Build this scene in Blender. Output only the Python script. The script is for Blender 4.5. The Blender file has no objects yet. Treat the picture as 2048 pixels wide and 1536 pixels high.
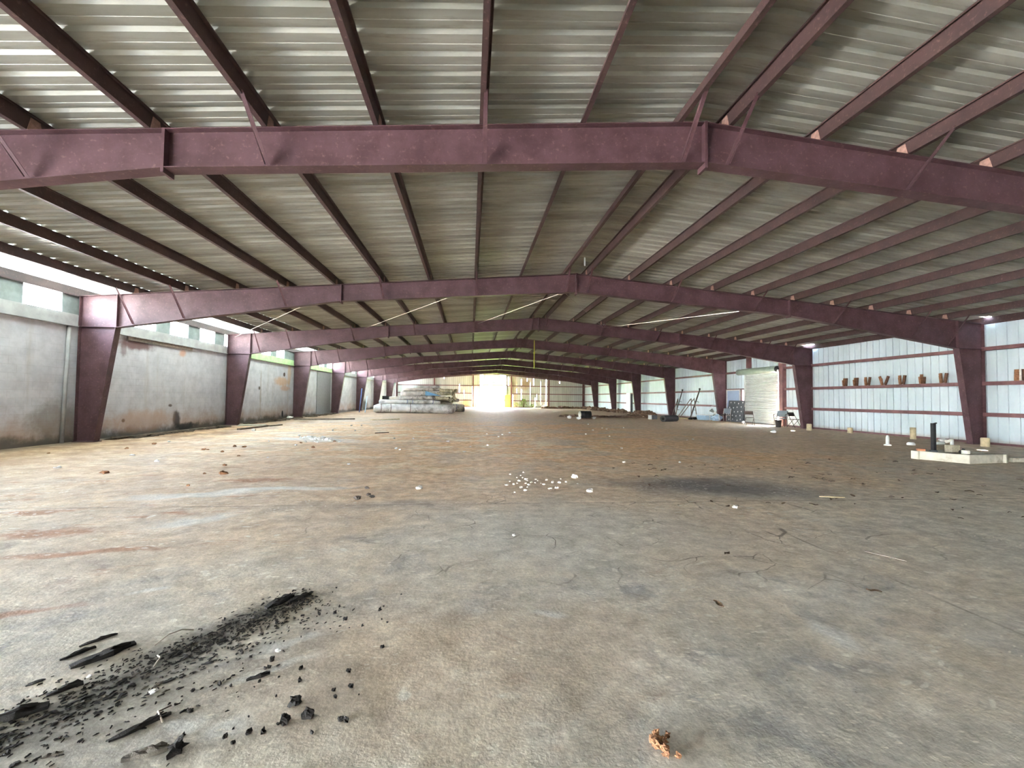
import bpy, math, random
from mathutils import Vector, Matrix, noise as mnoise

scene = bpy.context.scene
COL = scene.collection
D = 7.62                      # bay spacing
Y1 = 5.912                    # nearest portal frame
YE = 66.87                    # end wall
YB = -16.95                   # back wall (behind the viewer)
XL, XR, XM = -11.0, 17.455, 3.25
HC = 1.3612
SL = 0.0832
def FY(k): return Y1 + (k-1)*D
def ztop(x): return 5.293 - SL*abs(x-XM)          # top of rafter
def zroof(x): return ztop(x) + 0.205              # underside of roof sheet

# ------------------------------------------------------------------ helpers
def srgb(r, g, b):
    def c(v):
        v /= 255.0
        return v/12.92 if v <= 0.04045 else ((v+0.055)/1.055)**2.4
    return (c(r), c(g), c(b), 1.0)

class MB:
    def __init__(s): s.v = []; s.f = []; s.sm = []
    def add(s, vs, fs, smooth=False):
        o = len(s.v); s.v += [tuple(v) for v in vs]
        s.f += [tuple(i+o for i in f) for f in fs]; s.sm += [smooth]*len(fs)
        return s
    def box(s, x0, x1, y0, y1, z0, z1):
        return s.hexa([(x0,y0,z0),(x1,y0,z0),(x1,y1,z0),(x0,y1,z0),(x0,y0,z1),(x1,y0,z1),(x1,y1,z1),(x0,y1,z1)])
    def hexa(s, c):
        return s.add(c, [(3,2,1,0),(4,5,6,7),(0,1,5,4),(1,2,6,5),(2,3,7,6),(3,0,4,7)])
    def obox(s, size, mat):
        a, b, c = [d/2 for d in size]
        vs = [mat @ Vector(p) for p in [(-a,-b,-c),(a,-b,-c),(a,b,-c),(-a,b,-c),(-a,-b,c),(a,-b,c),(a,b,c),(-a,b,c)]]
        return s.hexa(vs)
    def bar(s, p, q, w, h=None, up=(0,0,1)):
        p, q = Vector(p), Vector(q); h = h or w
        d = q-p; L = d.length; y = d.normalized(); u = Vector(up)
        if abs(y.dot(u)) > 0.98: u = Vector((1,0,0))
        x = y.cross(u).normalized(); z = x.cross(y)
        m = Matrix((x, y, z)).transposed().to_4x4(); m.translation = (p+q)/2
        return s.obox((w, L, h), m)
    def tube(s, pts, r, n=8, closed=False, cap=True):
        pts = [Vector(p) for p in pts]; rs = r if isinstance(r, (list, tuple)) else [r]*len(pts)
        vs = []; fs = []; prev = None
        for i, p in enumerate(pts):
            if closed: d = pts[(i+1) % len(pts)] - pts[i-1]
            else: d = pts[min(i+1, len(pts)-1)] - pts[max(i-1, 0)]
            d.normalize()
            if prev is None:
                u = Vector((0,0,1)) if abs(d.z) < 0.9 else Vector((1,0,0))
                x = d.cross(u).normalized()
            else:
                x = (prev - d*prev.dot(d)).normalized()
            prev = x; y = d.cross(x)
            for k in range(n):
                a = 2*math.pi*k/n
                vs.append(p + (x*math.cos(a)+y*math.sin(a))*rs[i])
        m = len(pts)
        for i in range(m if closed else m-1):
            for k in range(n):
                a = i*n+k; b = i*n+(k+1) % n; j = (i+1) % m
                fs.append((a, b, j*n+(k+1) % n, j*n+k))
        if cap and not closed:
            fs.append(tuple(range(n-1, -1, -1))); fs.append(tuple((m-1)*n+k for k in range(n)))
        return s.add(vs, fs, True)
    def prism(s, poly, a, b):            # poly of (x,z), extruded in y from a to b
        n = len(poly)
        vs = [(x, a, z) for x, z in poly] + [(x, b, z) for x, z in poly]
        fs = [tuple(range(n)), tuple(range(2*n-1, n-1, -1))]
        for i in range(n):
            j = (i+1) % n; fs.append((i, i+n, j+n, j))
        return s.add(vs, fs)
    def lathe(s, prof, n=20, mat=None):   # prof of (r,z) about z
        vs = []; fs = []
        for r, z in prof:
            for k in range(n):
                a = 2*math.pi*k/n; v = Vector((r*math.cos(a), r*math.sin(a), z))
                vs.append(mat @ v if mat else v)
        for i in range(len(prof)-1):
            for k in range(n):
                fs.append((i*n+k, i*n+(k+1) % n, (i+1)*n+(k+1) % n, (i+1)*n+k))
        return s.add(vs, fs, True)
    def blob(s, c, r, seed=0, rough=0.35, nu=9, nv=6, flat=1.0, rot=0.0, sm=False):
        vs = []; fs = []; c = Vector(c)
        cr, sr = math.cos(rot), math.sin(rot)
        rr = r if isinstance(r, (tuple, list)) else (r, r, r*flat)
        for i in range(nv+1):
            t = math.pi*i/nv
            for k in range(nu):
                a = 2*math.pi*k/nu
                d = Vector((math.sin(t)*math.cos(a), math.sin(t)*math.sin(a), math.cos(t)))
                q = 1 + rough*mnoise.noise(d*1.7+Vector((seed*3.1, seed*1.7, seed*0.9)))*2 + rough*0.6*mnoise.noise(d*4+Vector((seed*1.3, 5, seed)))
                x, y, z = d.x*rr[0]*q, d.y*rr[1]*q, d.z*rr[2]*q
                vs.append(c+Vector((x*cr-y*sr, x*sr+y*cr, z)))
        for i in range(nv):
            for k in range(nu):
                fs.append((i*nu+k, (i+1)*nu+k, (i+1)*nu+(k+1) % nu, i*nu+(k+1) % nu))
        return s.add(vs, fs, sm)
    def mesh(s, name, mat, bevel=0):
        me = bpy.data.meshes.new(name); me.from_pydata(s.v, [], s.f)
        me.polygons.foreach_set('use_smooth', s.sm); me.materials.append(mat); me.update()
        return me
    def build(s, name, mat, parent=None, bevel=0, loc=None):
        o = bpy.data.objects.new(name, s.mesh(name, mat)); COL.objects.link(o)
        if parent: o.parent = parent
        if loc: o.location = loc
        if bevel:
            m = o.modifiers.new('bevel', 'BEVEL'); m.width = bevel; m.segments = 2; m.limit_method = 'ANGLE'
        return o

def tag(o, label, cat, group=None, kind=None):
    if label: o['label'] = label
    if cat: o['category'] = cat
    if group: o['group'] = group
    if kind: o['kind'] = kind
    return o
def struct(o, label=None, cat=None):
    o['kind'] = 'structure'
    if label: o['label'] = label
    if cat: o['category'] = cat
    return o
def empty(name, loc, label, cat, group=None, rz=0):
    o = bpy.data.objects.new(name, None); COL.objects.link(o); o.location = loc; o.rotation_euler.z = rz
    o.empty_display_size = 0.2
    return tag(o, label, cat, group)
def copy_tree(o, parent=None):
    c = o.copy(); COL.objects.link(c); c.parent = parent
    for ch in list(o.children): copy_tree(ch, c)
    return c
ORD = ['first','second','third','fourth','fifth','sixth','seventh','eighth','ninth','tenth','eleventh','twelfth','thirteenth','fourteenth','fifteenth','sixteenth','seventeenth','eighteenth','nineteenth','twentieth']

# ------------------------------------------------------------------ node helper
class T:
    def __init__(s, name):
        s.m = bpy.data.materials.new(name); s.m.use_nodes = True
        s.t = s.m.node_tree; s.n = s.t.nodes; s.l = s.t.links
        s.b = s.n['Principled BSDF']; s.tc = s.n.new('ShaderNodeTexCoord')
        s.P = s.tc.outputs['Object']
    def put(s, sock, v):
        if isinstance(v, bpy.types.NodeSocket): s.l.new(v, sock)
        elif v is not None: sock.default_value = v
    def math(s, op, a, b=None, clamp=False):
        n = s.n.new('ShaderNodeMath'); n.operation = op; n.use_clamp = clamp
        s.put(n.inputs[0], a); s.put(n.inputs[1], b); return n.outputs[0]
    def vmath(s, op, a, b=None):
        n = s.n.new('ShaderNodeVectorMath'); n.operation = op
        s.put(n.inputs[0], a); s.put(n.inputs[1], b)
        return n.outputs['Value'] if op in ('LENGTH','DISTANCE','DOT_PRODUCT') else n.outputs[0]
    def noise(s, scale, detail=4, rough=0.55, vec=None, dist=0.0, out='Fac'):
        n = s.n.new('ShaderNodeTexNoise'); s.put(n.inputs['Vector'], vec or s.P)
        n.inputs['Scale'].default_value = scale; n.inputs['Detail'].default_value = detail
        n.inputs['Roughness'].default_value = rough; n.inputs['Distortion'].default_value = dist
        return n.outputs[out]
    def voro(s, scale, vec=None, feature='F1', out='Distance', rnd=1.0):
        n = s.n.new('ShaderNodeTexVoronoi'); n.feature = feature; s.put(n.inputs['Vector'], vec or s.P)
        n.inputs['Scale'].default_value = scale; n.inputs['Randomness'].default_value = rnd
        return n.outputs[out]
    def map(s, vec=None, loc=(0,0,0), rot=(0,0,0), sc=(1,1,1), typ='POINT'):
        n = s.n.new('ShaderNodeMapping'); n.vector_type = typ; s.put(n.inputs[0], vec or s.P)
        n.inputs['Location'].default_value = loc; n.inputs['Rotation'].default_value = rot; n.inputs['Scale'].default_value = sc
        return n.outputs[0]
    def rng(s, v, a, b, c=0.0, d=1.0, smooth=True):
        n = s.n.new('ShaderNodeMapRange'); n.interpolation_type = 'SMOOTHSTEP' if smooth else 'LINEAR'
        s.put(n.inputs['Value'], v)
        for i, x in zip(('From Min','From Max','To Min','To Max'), (a, b, c, d)): n.inputs[i].default_value = x
        return n.outputs[0]
    def mix(s, f, a, b, typ='MIX'):
        n = s.n.new('ShaderNodeMix'); n.data_type = 'RGBA'; n.blend_type = typ; n.clamp_factor = True
        s.put(n.inputs[0], f); s.put(n.inputs[6], a); s.put(n.inputs[7], b); return n.outputs[2]
    def sep(s, v):
        n = s.n.new('ShaderNodeSeparateXYZ'); s.put(n.inputs[0], v); return n.outputs
    def comb(s, x, y, z):
        n = s.n.new('ShaderNodeCombineXYZ')
        for i, v in enumerate((x, y, z)): s.put(n.inputs[i], v)
        return n.outputs[0]
    def bump(s, h, strength=0.3, dist=0.02):
        n = s.n.new('ShaderNodeBump'); s.put(n.inputs['Height'], h)
        n.inputs['Strength'].default_value = strength; n.inputs['Distance'].default_value = dist
        s.l.new(n.outputs[0], s.b.inputs['Normal'])
    def ell(s, vec, c, r, rot=0.0, soft=0.4, nz=None, amt=0.5):
        # soft-edged ellipse in the xy plane, edge broken up by noise
        d = s.vmath('LENGTH', s.map(s.vmath('MULTIPLY', vec, (1,1,0)), (c[0],c[1],0), (0,0,rot), (r[0],r[1],1), 'TEXTURE'))
        if nz is not None: d = s.math('ADD', d, s.math('MULTIPLY', s.math('SUBTRACT', nz, 0.5), amt*2))
        return s.rng(d, 1.0+soft, 1.0-soft)
    def out(s, col, rough=0.8, metal=0.0, spec=0.3):
        s.put(s.b.inputs['Base Color'], col); s.put(s.b.inputs['Roughness'], rough)
        s.put(s.b.inputs['Metallic'], metal); s.b.inputs['Specular IOR Level'].default_value = spec
        return s.m

def plain(name, c, rough=0.7, metal=0.0, var=0.25, scale=6.0, spec=0.3, bump=0.0, dirt=None):
    t = T(name); n = t.noise(scale, 5, 0.6)
    dark = tuple(x*(1-var) for x in c[:3])+(1,); lite = tuple(min(1, x*(1+var)) for x in c[:3])+(1,)
    col = t.mix(t.rng(n, 0.3, 0.7), dark, lite)
    if dirt: col = t.mix(t.rng(t.noise(scale*0.4, 6, 0.7), 0.52, 0.7), col, dirt)
    if bump: t.bump(t.noise(scale*5, 4, 0.6), bump, 0.01)
    return t.out(col, rough, metal, spec)

# ------------------------------------------------------------------ materials
def mat_floor():
    t = T('dirty_concrete_floor')
    P = t.P; x, y, _ = t.sep(P)
    n1 = t.noise(0.35, 4, 0.55); n2 = t.noise(1.4, 6, 0.6); n3 = t.noise(7, 6, 0.65); n4 = t.noise(40, 4, 0.65)
    nD = t.noise(0.9, 3, 0.5, out='Color')
    W = t.vmath('ADD', P, t.vmath('MULTIPLY', t.vmath('SUBTRACT', nD, (0.5,0.5,0.5)), (0.9,0.9,0)))
    col = t.mix(t.rng(n2, 0.34, 0.66), srgb(178,173,161), srgb(206,200,187))       # bare concrete
    col = t.mix(t.rng(t.noise(2.6, 5, 0.6, dist=0.6), 0.5, 0.68), col, srgb(158,156,151))   # grey washes
    # tan film of dust
    col = t.mix(t.math('MULTIPLY', t.rng(t.noise(0.8, 6, 0.65, dist=0.4), 0.43, 0.62), 0.75), col, srgb(204,191,170))
    # olive grey slab to the right, colour lightened to offset weak light
    m = t.ell(P, (9.5, 7.0), (7.0, 5.2), -0.1, 0.5, n1, 0.5)
    col = t.mix(t.math('MULTIPLY', m, 0.75), col, t.mix(t.rng(n3, 0.3, 0.7), srgb(198,193,177), srgb(216,211,196)))
    # orange clay dust, middle distance
    clay = t.mix(t.rng(n3, 0.3, 0.7), srgb(220,170,120), srgb(238,204,160))
    pale = t.mix(t.rng(n3, 0.3, 0.7), srgb(232,212,176), srgb(240,226,196))
    patch = t.noise(0.55, 7, 0.68, dist=0.5)
    m = t.ell(P, (0.5, 17), (13.5, 10.0), 0.0, 0.45, n1, 0.4)
    col = t.mix(t.math('MULTIPLY', m, t.rng(patch, 0.34, 0.56, 0.4, 1.0)), col, clay)
    m = t.ell(P, (-2.5, 14), (6.0, 6.5), 0.2, 0.5, n1, 0.5)
    col = t.mix(t.math('MULTIPLY', m, t.rng(t.noise(1.1, 6, 0.65), 0.48, 0.62)), col, pale)
    # brown earth over the far half
    soil = t.mix(t.rng(n2, 0.3, 0.7), srgb(206,170,134), srgb(224,192,158))
    far = t.rng(t.math('ADD', y, t.math('MULTIPLY', t.math('SUBTRACT', n1, 0.5), 14)), 22, 32)
    col = t.mix(t.math('MULTIPLY', far, 0.85), col, soil)
    rs = t.math('MULTIPLY', t.rng(t.math('ADD', x, t.math('MULTIPLY', n1, 6)), 8, 13), t.rng(y, 9.5, 13))
    col = t.mix(t.math('MULTIPLY', rs, 0.8), col, t.mix(t.rng(n2, 0.3, 0.7), srgb(204,178,148), srgb(220,198,168)))
    # rust red soil along the left wall
    lw = t.rng(t.math('ADD', x, t.math('MULTIPLY', t.math('SUBTRACT', n1, 0.5), 5)), -6.0, -9.5)
    col = t.mix(t.math('MULTIPLY', lw, t.rng(t.noise(1.2, 6, 0.7), 0.36, 0.6, 0.2, 0.9)), col, srgb(142,104,80))
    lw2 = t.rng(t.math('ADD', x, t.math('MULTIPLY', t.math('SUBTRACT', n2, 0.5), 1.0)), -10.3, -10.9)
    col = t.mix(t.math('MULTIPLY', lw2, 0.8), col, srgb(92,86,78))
    # tan tint painted to darken the over-lit left of the slab
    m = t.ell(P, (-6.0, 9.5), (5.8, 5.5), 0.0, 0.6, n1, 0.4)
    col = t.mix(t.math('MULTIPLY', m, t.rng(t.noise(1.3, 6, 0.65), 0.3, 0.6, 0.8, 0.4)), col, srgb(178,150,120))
    # red clay smears near left
    red = srgb(158,112,82)
    st = t.noise(1.0, 6, 0.7, vec=t.map(P, rot=(0,0,-0.5), sc=(1.2,3.5,1)))
    m = t.ell(P, (-5.2, 6.5), (3.6, 3.2), 0, 0.5, n1, 0.5)
    col = t.mix(t.math('MULTIPLY', m, t.math('MULTIPLY', t.rng(st, 0.56, 0.68), 0.8)), col, red)
    for c, r, a in [((-4.2,4.75),(0.42,0.12),0.1), ((-3.3,4.12),(0.55,0.07),0.1), ((-4.9,5.5),(0.35,0.1),0), ((-3.05,3.0),(0.5,0.05),0.5), ((-3.4,7.4),(0.6,0.16),0.1), ((1.9,6.3),(0.6,0.35),0.0), ((2.2,4.4),(0.8,0.8),0.3), ((0.4,2.45),(0.75,0.5),0.4), ((-0.55,2.35),(0.5,0.6),-0.3)]:
        m = t.ell(W, c, r, a, 0.6, n3, 0.8)
        col = t.mix(t.math('MULTIPLY', m, 0.75 if r[1] < 0.3 else 0.45), col, red if r[1] < 0.3 else srgb(198,176,150))
    # oily dark stain
    m = t.ell(W, (3.8, 6.75), (1.5, 0.66), -0.28, 0.75, n2, 0.6)
    col = t.mix(t.math('MULTIPLY', m, 0.8), col, srgb(86,86,90))
    m = t.ell(W, (-1.0, 5.75), (1.2, 0.22), 0.0, 0.7, n2, 0.6)
    col = t.mix(t.math('MULTIPLY', m, 0.4), col, srgb(150,144,138))
    # clean pale slab in the middle, fine cracks
    m = t.ell(W, (1.0, 4.6), (1.5, 1.0), 0.0, 0.5, n2, 0.5)
    col = t.mix(t.math('MULTIPLY', m, 0.7), col, srgb(196,192,180))
    cr = t.rng(t.voro(2.3, vec=W, feature='DISTANCE_TO_EDGE'), 0.016, 0.004)
    cr = t.math('MULTIPLY', cr, t.rng(t.noise(1.3, 3), 0.5, 0.6))
    m = t.ell(P, (1.5, 4.9), (3.2, 1.9), 0, 0.5)
    col = t.mix(t.math('MULTIPLY', t.math('MULTIPLY', cr, m), 0.8), col, srgb(98,88,78))
    # white mortar smears
    for c, r, a in [((-3.6,6.45),(0.95,0.16),0.25), ((-2.55,6.75),(0.7,0.12),0.15), ((-3.0,5.15),(0.35,0.14),0.5), ((-5.6,5.55),(0.4,0.1),0.1), ((-4.9,14.4),(1.6,0.5),-0.4), ((-1.0,1.98),(0.1,0.06),0.6), ((-1.0,2.35),(0.16,0.04),0.2), ((-1.18,2.02),(0.09,0.05),0.4), ((-0.95,2.62),(0.13,0.05),0.3), ((-2.2,3.5),(0.12,0.04),0.3), ((2.1,2.55),(0.08,0.14),0.4), ((0.52,2.88),(0.08,0.05),0)]:
        m = t.ell(W, c, r, a, 0.6, n3, 0.7)
        col = t.mix(t.math('MULTIPLY', m, 0.7), col, srgb(218,218,212))
    # pale blotches where drips have dried
    v = t.map(W, rot=(0,0,0.35), sc=(1.0,1.7,1.0))
    b = t.rng(t.math('ADD', t.voro(5.5, vec=v), t.math('MULTIPLY', t.math('SUBTRACT', n3, 0.5), 0.35)), 0.22, 0.12)
    b = t.math('MULTIPLY', b, t.rng(t.noise(0.9, 3, 0.5), 0.42, 0.54))
    col = t.mix(t.math('MULTIPLY', b, t.rng(y, 9, 5, 0.0, 0.75)), col, srgb(226,222,208))
    v2 = t.map(W, rot=(0,0,-0.25), sc=(1.0,2.6,1.0))
    b = t.rng(t.math('ADD', t.voro(11, vec=v2), t.math('MULTIPLY', t.math('SUBTRACT', n3, 0.5), 0.3)), 0.26, 0.16)
    b = t.math('MULTIPLY', b, t.rng(t.noise(1.1, 4, 0.6), 0.44, 0.56))
    col = t.mix(t.math('MULTIPLY', b, t.rng(y, 12, 6, 0.0, 0.7)), col, srgb(232,226,210))
    # thin brown smears of tracked mud
    sm = t.noise(1.0, 7, 0.72, vec=t.map(W, rot=(0,0,0.5), sc=(3.2,9.0,1)))
    col = t.mix(t.math('MULTIPLY', t.rng(sm, 0.57, 0.7), t.rng(t.noise(0.6, 4, 0.6), 0.42, 0.6, 0.05, 0.5)), col, srgb(160,132,108))
    # charcoal dust
    nz = t.math('ADD', t.math('MULTIPLY', n3, 0.6), t.math('MULTIPLY', n4, 0.4))
    for c, r, a, k in [((-1.5,2.5),(0.75,0.11),0.98,0.6), ((-1.72,2.05),(0.35,0.12),0.7,0.5), ((-1.2,2.98),(0.3,0.06),0.95,0.6), ((-1.45,2.25),(0.85,0.34),0.98,0.3)]:
        m = t.ell(W, c, r, a, 0.75, nz, 1.0)
        col = t.mix(t.math('MULTIPLY', m, k), col, srgb(92,88,82))
    # slab joints
    jn = t.math('ADD', y, t.math('MULTIPLY', t.math('SUBTRACT', n2, 0.5), 0.06))
    for y0 in (5.74, 21.2):
        j = t.rng(t.math('ABSOLUTE', t.math('SUBTRACT', jn, y0)), 0.022, 0.006)
        col = t.mix(t.math('MULTIPLY', j, t.rng(n2, 0.35, 0.6, 0.1, 0.7)), col, srgb(96,90,82))
    jx = t.rng(t.math('ABSOLUTE', t.math('SUBTRACT', t.math('ADD', x, t.math('MULTIPLY', n2, 0.05)), 3.3)), 0.02, 0.006)
    col = t.mix(t.math('MULTIPLY', jx, t.rng(n2, 0.4, 0.6, 0.0, 0.5)), col, srgb(110,100,88))
    # mottling and grit
    nm = t.noise(3.2, 7, 0.7, vec=W)
    col = t.mix(1.0, col, t.comb(t.rng(nm, 0.3, 0.7, 0.82, 1.14), t.rng(nm, 0.3, 0.7, 0.81, 1.14), t.rng(nm, 0.3, 0.7, 0.79, 1.15)), 'MULTIPLY')
    col = t.mix(1.0, col, t.comb(*[t.rng(n3, 0.25, 0.75, 0.82, 1.16)]*3), 'MULTIPLY')
    g = t.rng(t.voro(22, rnd=1.0), 0.14, 0.07); g = t.math('MULTIPLY', g, t.rng(t.noise(2.0, 4), 0.52, 0.62))
    col = t.mix(t.math('MULTIPLY', g, 0.6), col, srgb(104,90,76))
    col = t.mix(1.0, col, t.comb(*[t.rng(n4, 0.25, 0.75, 0.82, 1.14)]*3), 'MULTIPLY')
    h = t.math('ADD', t.math('MULTIPLY', n3, 0.6), t.math('MULTIPLY', n4, 0.25))
    h = t.math('ADD', h, t.math('MULTIPLY', n2, 1.2))
    t.bump(h, 0.35, 0.03)
    return t.out(col, t.rng(n2, 0.3, 0.7, 0.62, 0.9), 0, 0.25)

def mat_roof():
    t = T('galvanised_roof_sheet')
    n = t.noise(0.8, 4, 0.6, vec=t.map(sc=(0.35,2.2,1))); n2 = t.noise(5, 5, 0.7, vec=t.map(sc=(0.5,3,1)))
    col = t.mix(t.rng(n, 0.35, 0.65), srgb(140,138,127), srgb(172,170,159))
    col = t.mix(t.math('MULTIPLY', t.rng(n2, 0.5, 0.75), 0.5), col, srgb(128,122,106))
    t.bump(n2, 0.08, 0.02)
    return t.out(col, t.rng(n2, 0.3, 0.7, 0.5, 0.64), 0.3, 0.5)

def mat_steel(name, c, c2):
    t = T(name); n = t.noise(2.2, 6, 0.65); n2 = t.noise(18, 4, 0.6)
    col = t.mix(t.rng(n, 0.35, 0.65), c, c2)
    col = t.mix(t.math('MULTIPLY', t.rng(n2, 0.55, 0.75), 0.35), col, srgb(150,120,108))
    return t.out(col, 0.55, 0.0, 0.4)

def mat_leftwall():
    t = T('dirty_white_block_wall')
    x, y, z = t.sep(t.P)
    yz = t.comb(y, z, 0.0)
    n1 = t.noise(0.5, 5, 0.6); n2 = t.noise(2.5, 6, 0.65); n3 = t.noise(12, 4, 0.6)
    col = t.mix(t.rng(n2, 0.3, 0.7), srgb(182,180,186), srgb(204,201,206))
    # block courses
    br = t.n.new('ShaderNodeTexBrick'); t.put(br.inputs['Vector'], yz)
    br.inputs['Scale'].default_value = 1.0; br.inputs['Brick Width'].default_value = 0.41; br.inputs['Row Height'].default_value = 0.205
    br.inputs['Mortar Size'].default_value = 0.006; br.inputs['Color1'].default_value = (1,1,1,1); br.inputs['Color2'].default_value = (0.95,0.95,0.95,1); br.inputs['Mortar'].default_value = (0.72,0.70,0.68,1)
    inb = t.rng(n1, 0.45, 0.6)
    col = t.mix(t.math('MULTIPLY', inb, 0.55), col, t.mix(1.0, col, br.outputs['Color'], 'MULTIPLY'))
    # water runs
    run = t.noise(1.0, 5, 0.65, vec=t.map(yz, sc=(2.2,0.25,1)))
    col = t.mix(t.math('MULTIPLY', t.rng(run, 0.56, 0.72), 0.35), col, srgb(168,158,148))
    # splash of clay, then black grime at the foot
    zz = t.math('ADD', z, t.math('MULTIPLY', t.math('SUBTRACT', n2, 0.5), 0.9))
    col = t.mix(t.math('MULTIPLY', t.rng(zz, 1.0, 0.1), t.rng(n1, 0.35, 0.6, 0.1, 0.75)), col, srgb(184,150,124))
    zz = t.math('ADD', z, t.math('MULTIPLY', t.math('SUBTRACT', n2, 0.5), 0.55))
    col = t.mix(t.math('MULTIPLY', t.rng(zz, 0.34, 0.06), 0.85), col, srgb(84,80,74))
    # bare grey sheet above the ledge
    col = t.mix(t.rng(z, 3.55, 3.57), col, t.mix(t.rng(n2, 0.3, 0.7), srgb(112,118,116), srgb(134,140,138)))
    def spot(c, r, colr, k, amt=0.6, nz=n2, soft=0.4):
        nonlocal col
        m = t.ell(yz, c, r, 0, soft, nz, amt); col = t.mix(t.math('MULTIPLY', m, k), col, colr)
    spot((15.75,2.98),(0.75,0.16), srgb(112,78,76), 0.9)
    spot((15.2,2.85),(0.12,0.3), srgb(112,84,80), 0.6)
    spot((18.1,2.95),(0.2,0.14), srgb(196,138,98), 0.7)
    spot((17.9,0.42),(0.22,0.3), srgb(66,62,60), 0.9)
    spot((18.4,0.12),(0.6,0.14), srgb(58,56,56), 0.9)
    spot((15.3,0.5),(0.07,0.06), srgb(40,38,36), 1.0, 0.2)
    spot((17.5,0.95),(0.1,0.05), srgb(96,80,74), 0.9, 0.3)
    spot((16.2,0.45),(1.3,0.35), srgb(196,158,132), 0.55)
    spot((27.2,2.2),(0.9,0.25), srgb(200,160,124), 0.75)
    spot((28.2,2.7),(0.25,0.6), srgb(206,172,136), 0.6)
    spot((27.6,1.8),(0.6,0.14), srgb(196,150,116), 0.6)
    spot((27.47,2.62),(0.14,0.12), srgb(84,66,60), 1.0, 0.1, soft=0.15)
    spot((27.35,0.28),(0.12,0.2), srgb(58,56,58), 1.0, 0.15, soft=0.15)
    spot((24.55,1.4),(0.08,1.3), srgb(160,146,134), 0.6)
    spot((24.4,1.75),(0.1,0.09), srgb(96,86,78), 0.9)
    spot((13.1,0.6),(0.9,0.5), srgb(128,120,112), 0.6)
    spot((34.2,0.35),(0.8,0.4), srgb(48,46,44), 0.9)
    spot((47.5,0.5),(1.5,0.5), srgb(60,56,50), 0.9)
    t.bump(t.math('ADD', t.math('MULTIPLY', n3, 0.3), t.math('MULTIPLY', br.outputs['Fac'], -0.5)), 0.25, 0.01)
    return t.out(col, 0.85, 0, 0.2)

def mat_liner():
    t = T('white_steel_wall_liner')
    n = t.noise(1.0, 5, 0.6, vec=t.map(sc=(1,1.5,0.4)))
    x, y, z = t.sep(t.P)
    col = t.mix(t.rng(n, 0.3, 0.7), srgb(196,210,214), srgb(212,224,227))
    zz = t.math('ADD', z, t.math('MULTIPLY', t.math('SUBTRACT', t.noise(3,4), 0.5), 0.3))
    col = t.mix(t.math('MULTIPLY', t.rng(zz, 0.25, 0.0), 0.6), col, srgb(170,150,130))
    return t.out(col, 0.5, 0, 0.35)

def mat_endwall():
    t = T('ribbed_grey_end_wall_sheet')
    x, y, z = t.sep(t.P)
    xz = t.comb(x, z, 0.0)
    n = t.noise(1.0, 5, 0.6, vec=t.map(sc=(1.5,1,0.3))); n2 = t.noise(2.0, 5, 0.6)
    col = t.mix(t.rng(n, 0.3, 0.7), srgb(196,200,194), srgb(218,221,214))
    w = t.n.new('ShaderNodeTexWave'); w.bands_direction = 'X'; w.wave_profile = 'SIN'; t.put(w.inputs['Vector'], t.P)
    w.inputs['Scale'].default_value = 1.03
    col = t.mix(t.math('MULTIPLY', t.rng(w.outputs['Fac'], 0.86, 1.0), 0.5), col, srgb(140,142,138))
    m = t.ell(xz, (8.4,3.6), (0.7,0.8), 0, 0.5, n2, 0.7); col = t.mix(t.math('MULTIPLY', m, 0.7), col, srgb(186,150,104))
    m = t.ell(xz, (6.6,2.4), (0.5,2.4), 0, 0.5, n2, 0.7); col = t.mix(t.math('MULTIPLY', m, 0.5), col, srgb(206,182,140))
    m = t.ell(xz, (-0.6,0.5), (0.8,0.5), 0, 0.5, n2, 0.7); col = t.mix(t.math('MULTIPLY', m, 0.7), col, srgb(190,158,96))
    t.bump(w.outputs['Fac'], 0.4, 0.02)
    return t.out(col, 0.6, 0, 0.3)

def mat_ground():
    t = T('sunlit_yard_ground')
    x, y, z = t.sep(t.P)
    n = t.noise(0.4, 6, 0.65); n2 = t.noise(6, 5, 0.6)
    gravel = t.mix(t.rng(n, 0.3, 0.7), srgb(184,178,166), srgb(204,198,188))
    grass = t.mix(t.rng(n2, 0.3, 0.7), srgb(108,136,52), srgb(152,176,78))
    g = t.rng(t.math('ADD', y, t.math('MULTIPLY', n, 3)), 67.5, 69.5)
    return t.out(t.mix(g, gravel, grass), 0.95, 0, 0.1)

M = {}
M['floor'] = mat_floor(); M['roof'] = mat_roof(); M['lwall'] = mat_leftwall(); M['liner'] = mat_liner(); M['ewall'] = mat_endwall(); M['ground'] = mat_ground()
M['frame'] = mat_steel('maroon_frame_paint', srgb(76,50,53), srgb(94,66,70))
M['clip'] = plain('pale_primer_clip', srgb(176,138,124), 0.6, var=0.2, scale=20)
M['purlin'] = mat_steel('red_oxide_purlin', srgb(68,51,50), srgb(82,61,58))
M['girt'] = mat_steel('red_oxide_girt', srgb(112,78,78), srgb(134,94,94))
M['ledge'] = plain('weathered_grey_ledge', srgb(158,155,154), 0.8, var=0.15, scale=3)
M['ledge_green'] = plain('pale_green_ledge', srgb(176,204,150), 0.8, var=0.15, scale=3)
M['white'] = plain('white_paint', srgb(228,228,224), 0.5, var=0.08)
M['dirty_white'] = plain('dirty_white_plastic', srgb(214,208,192), 0.5, var=0.12, scale=9)
M['cream'] = plain('cream_pipe', srgb(206,188,150), 0.55, var=0.12, scale=10)
M['shutter'] = plain('grey_green_shutter', srgb(200,208,202), 0.5, var=0.07, scale=2)
M['drum'] = plain('pale_green_drum_cover', srgb(150,166,150), 0.45, var=0.1, scale=3)
M['black'] = plain('black_rubber', srgb(38,38,38), 0.6, var=0.3, scale=12)
M['dark'] = plain('dark_steel', srgb(64,60,58), 0.5, 0.3, var=0.3, scale=12)
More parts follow.
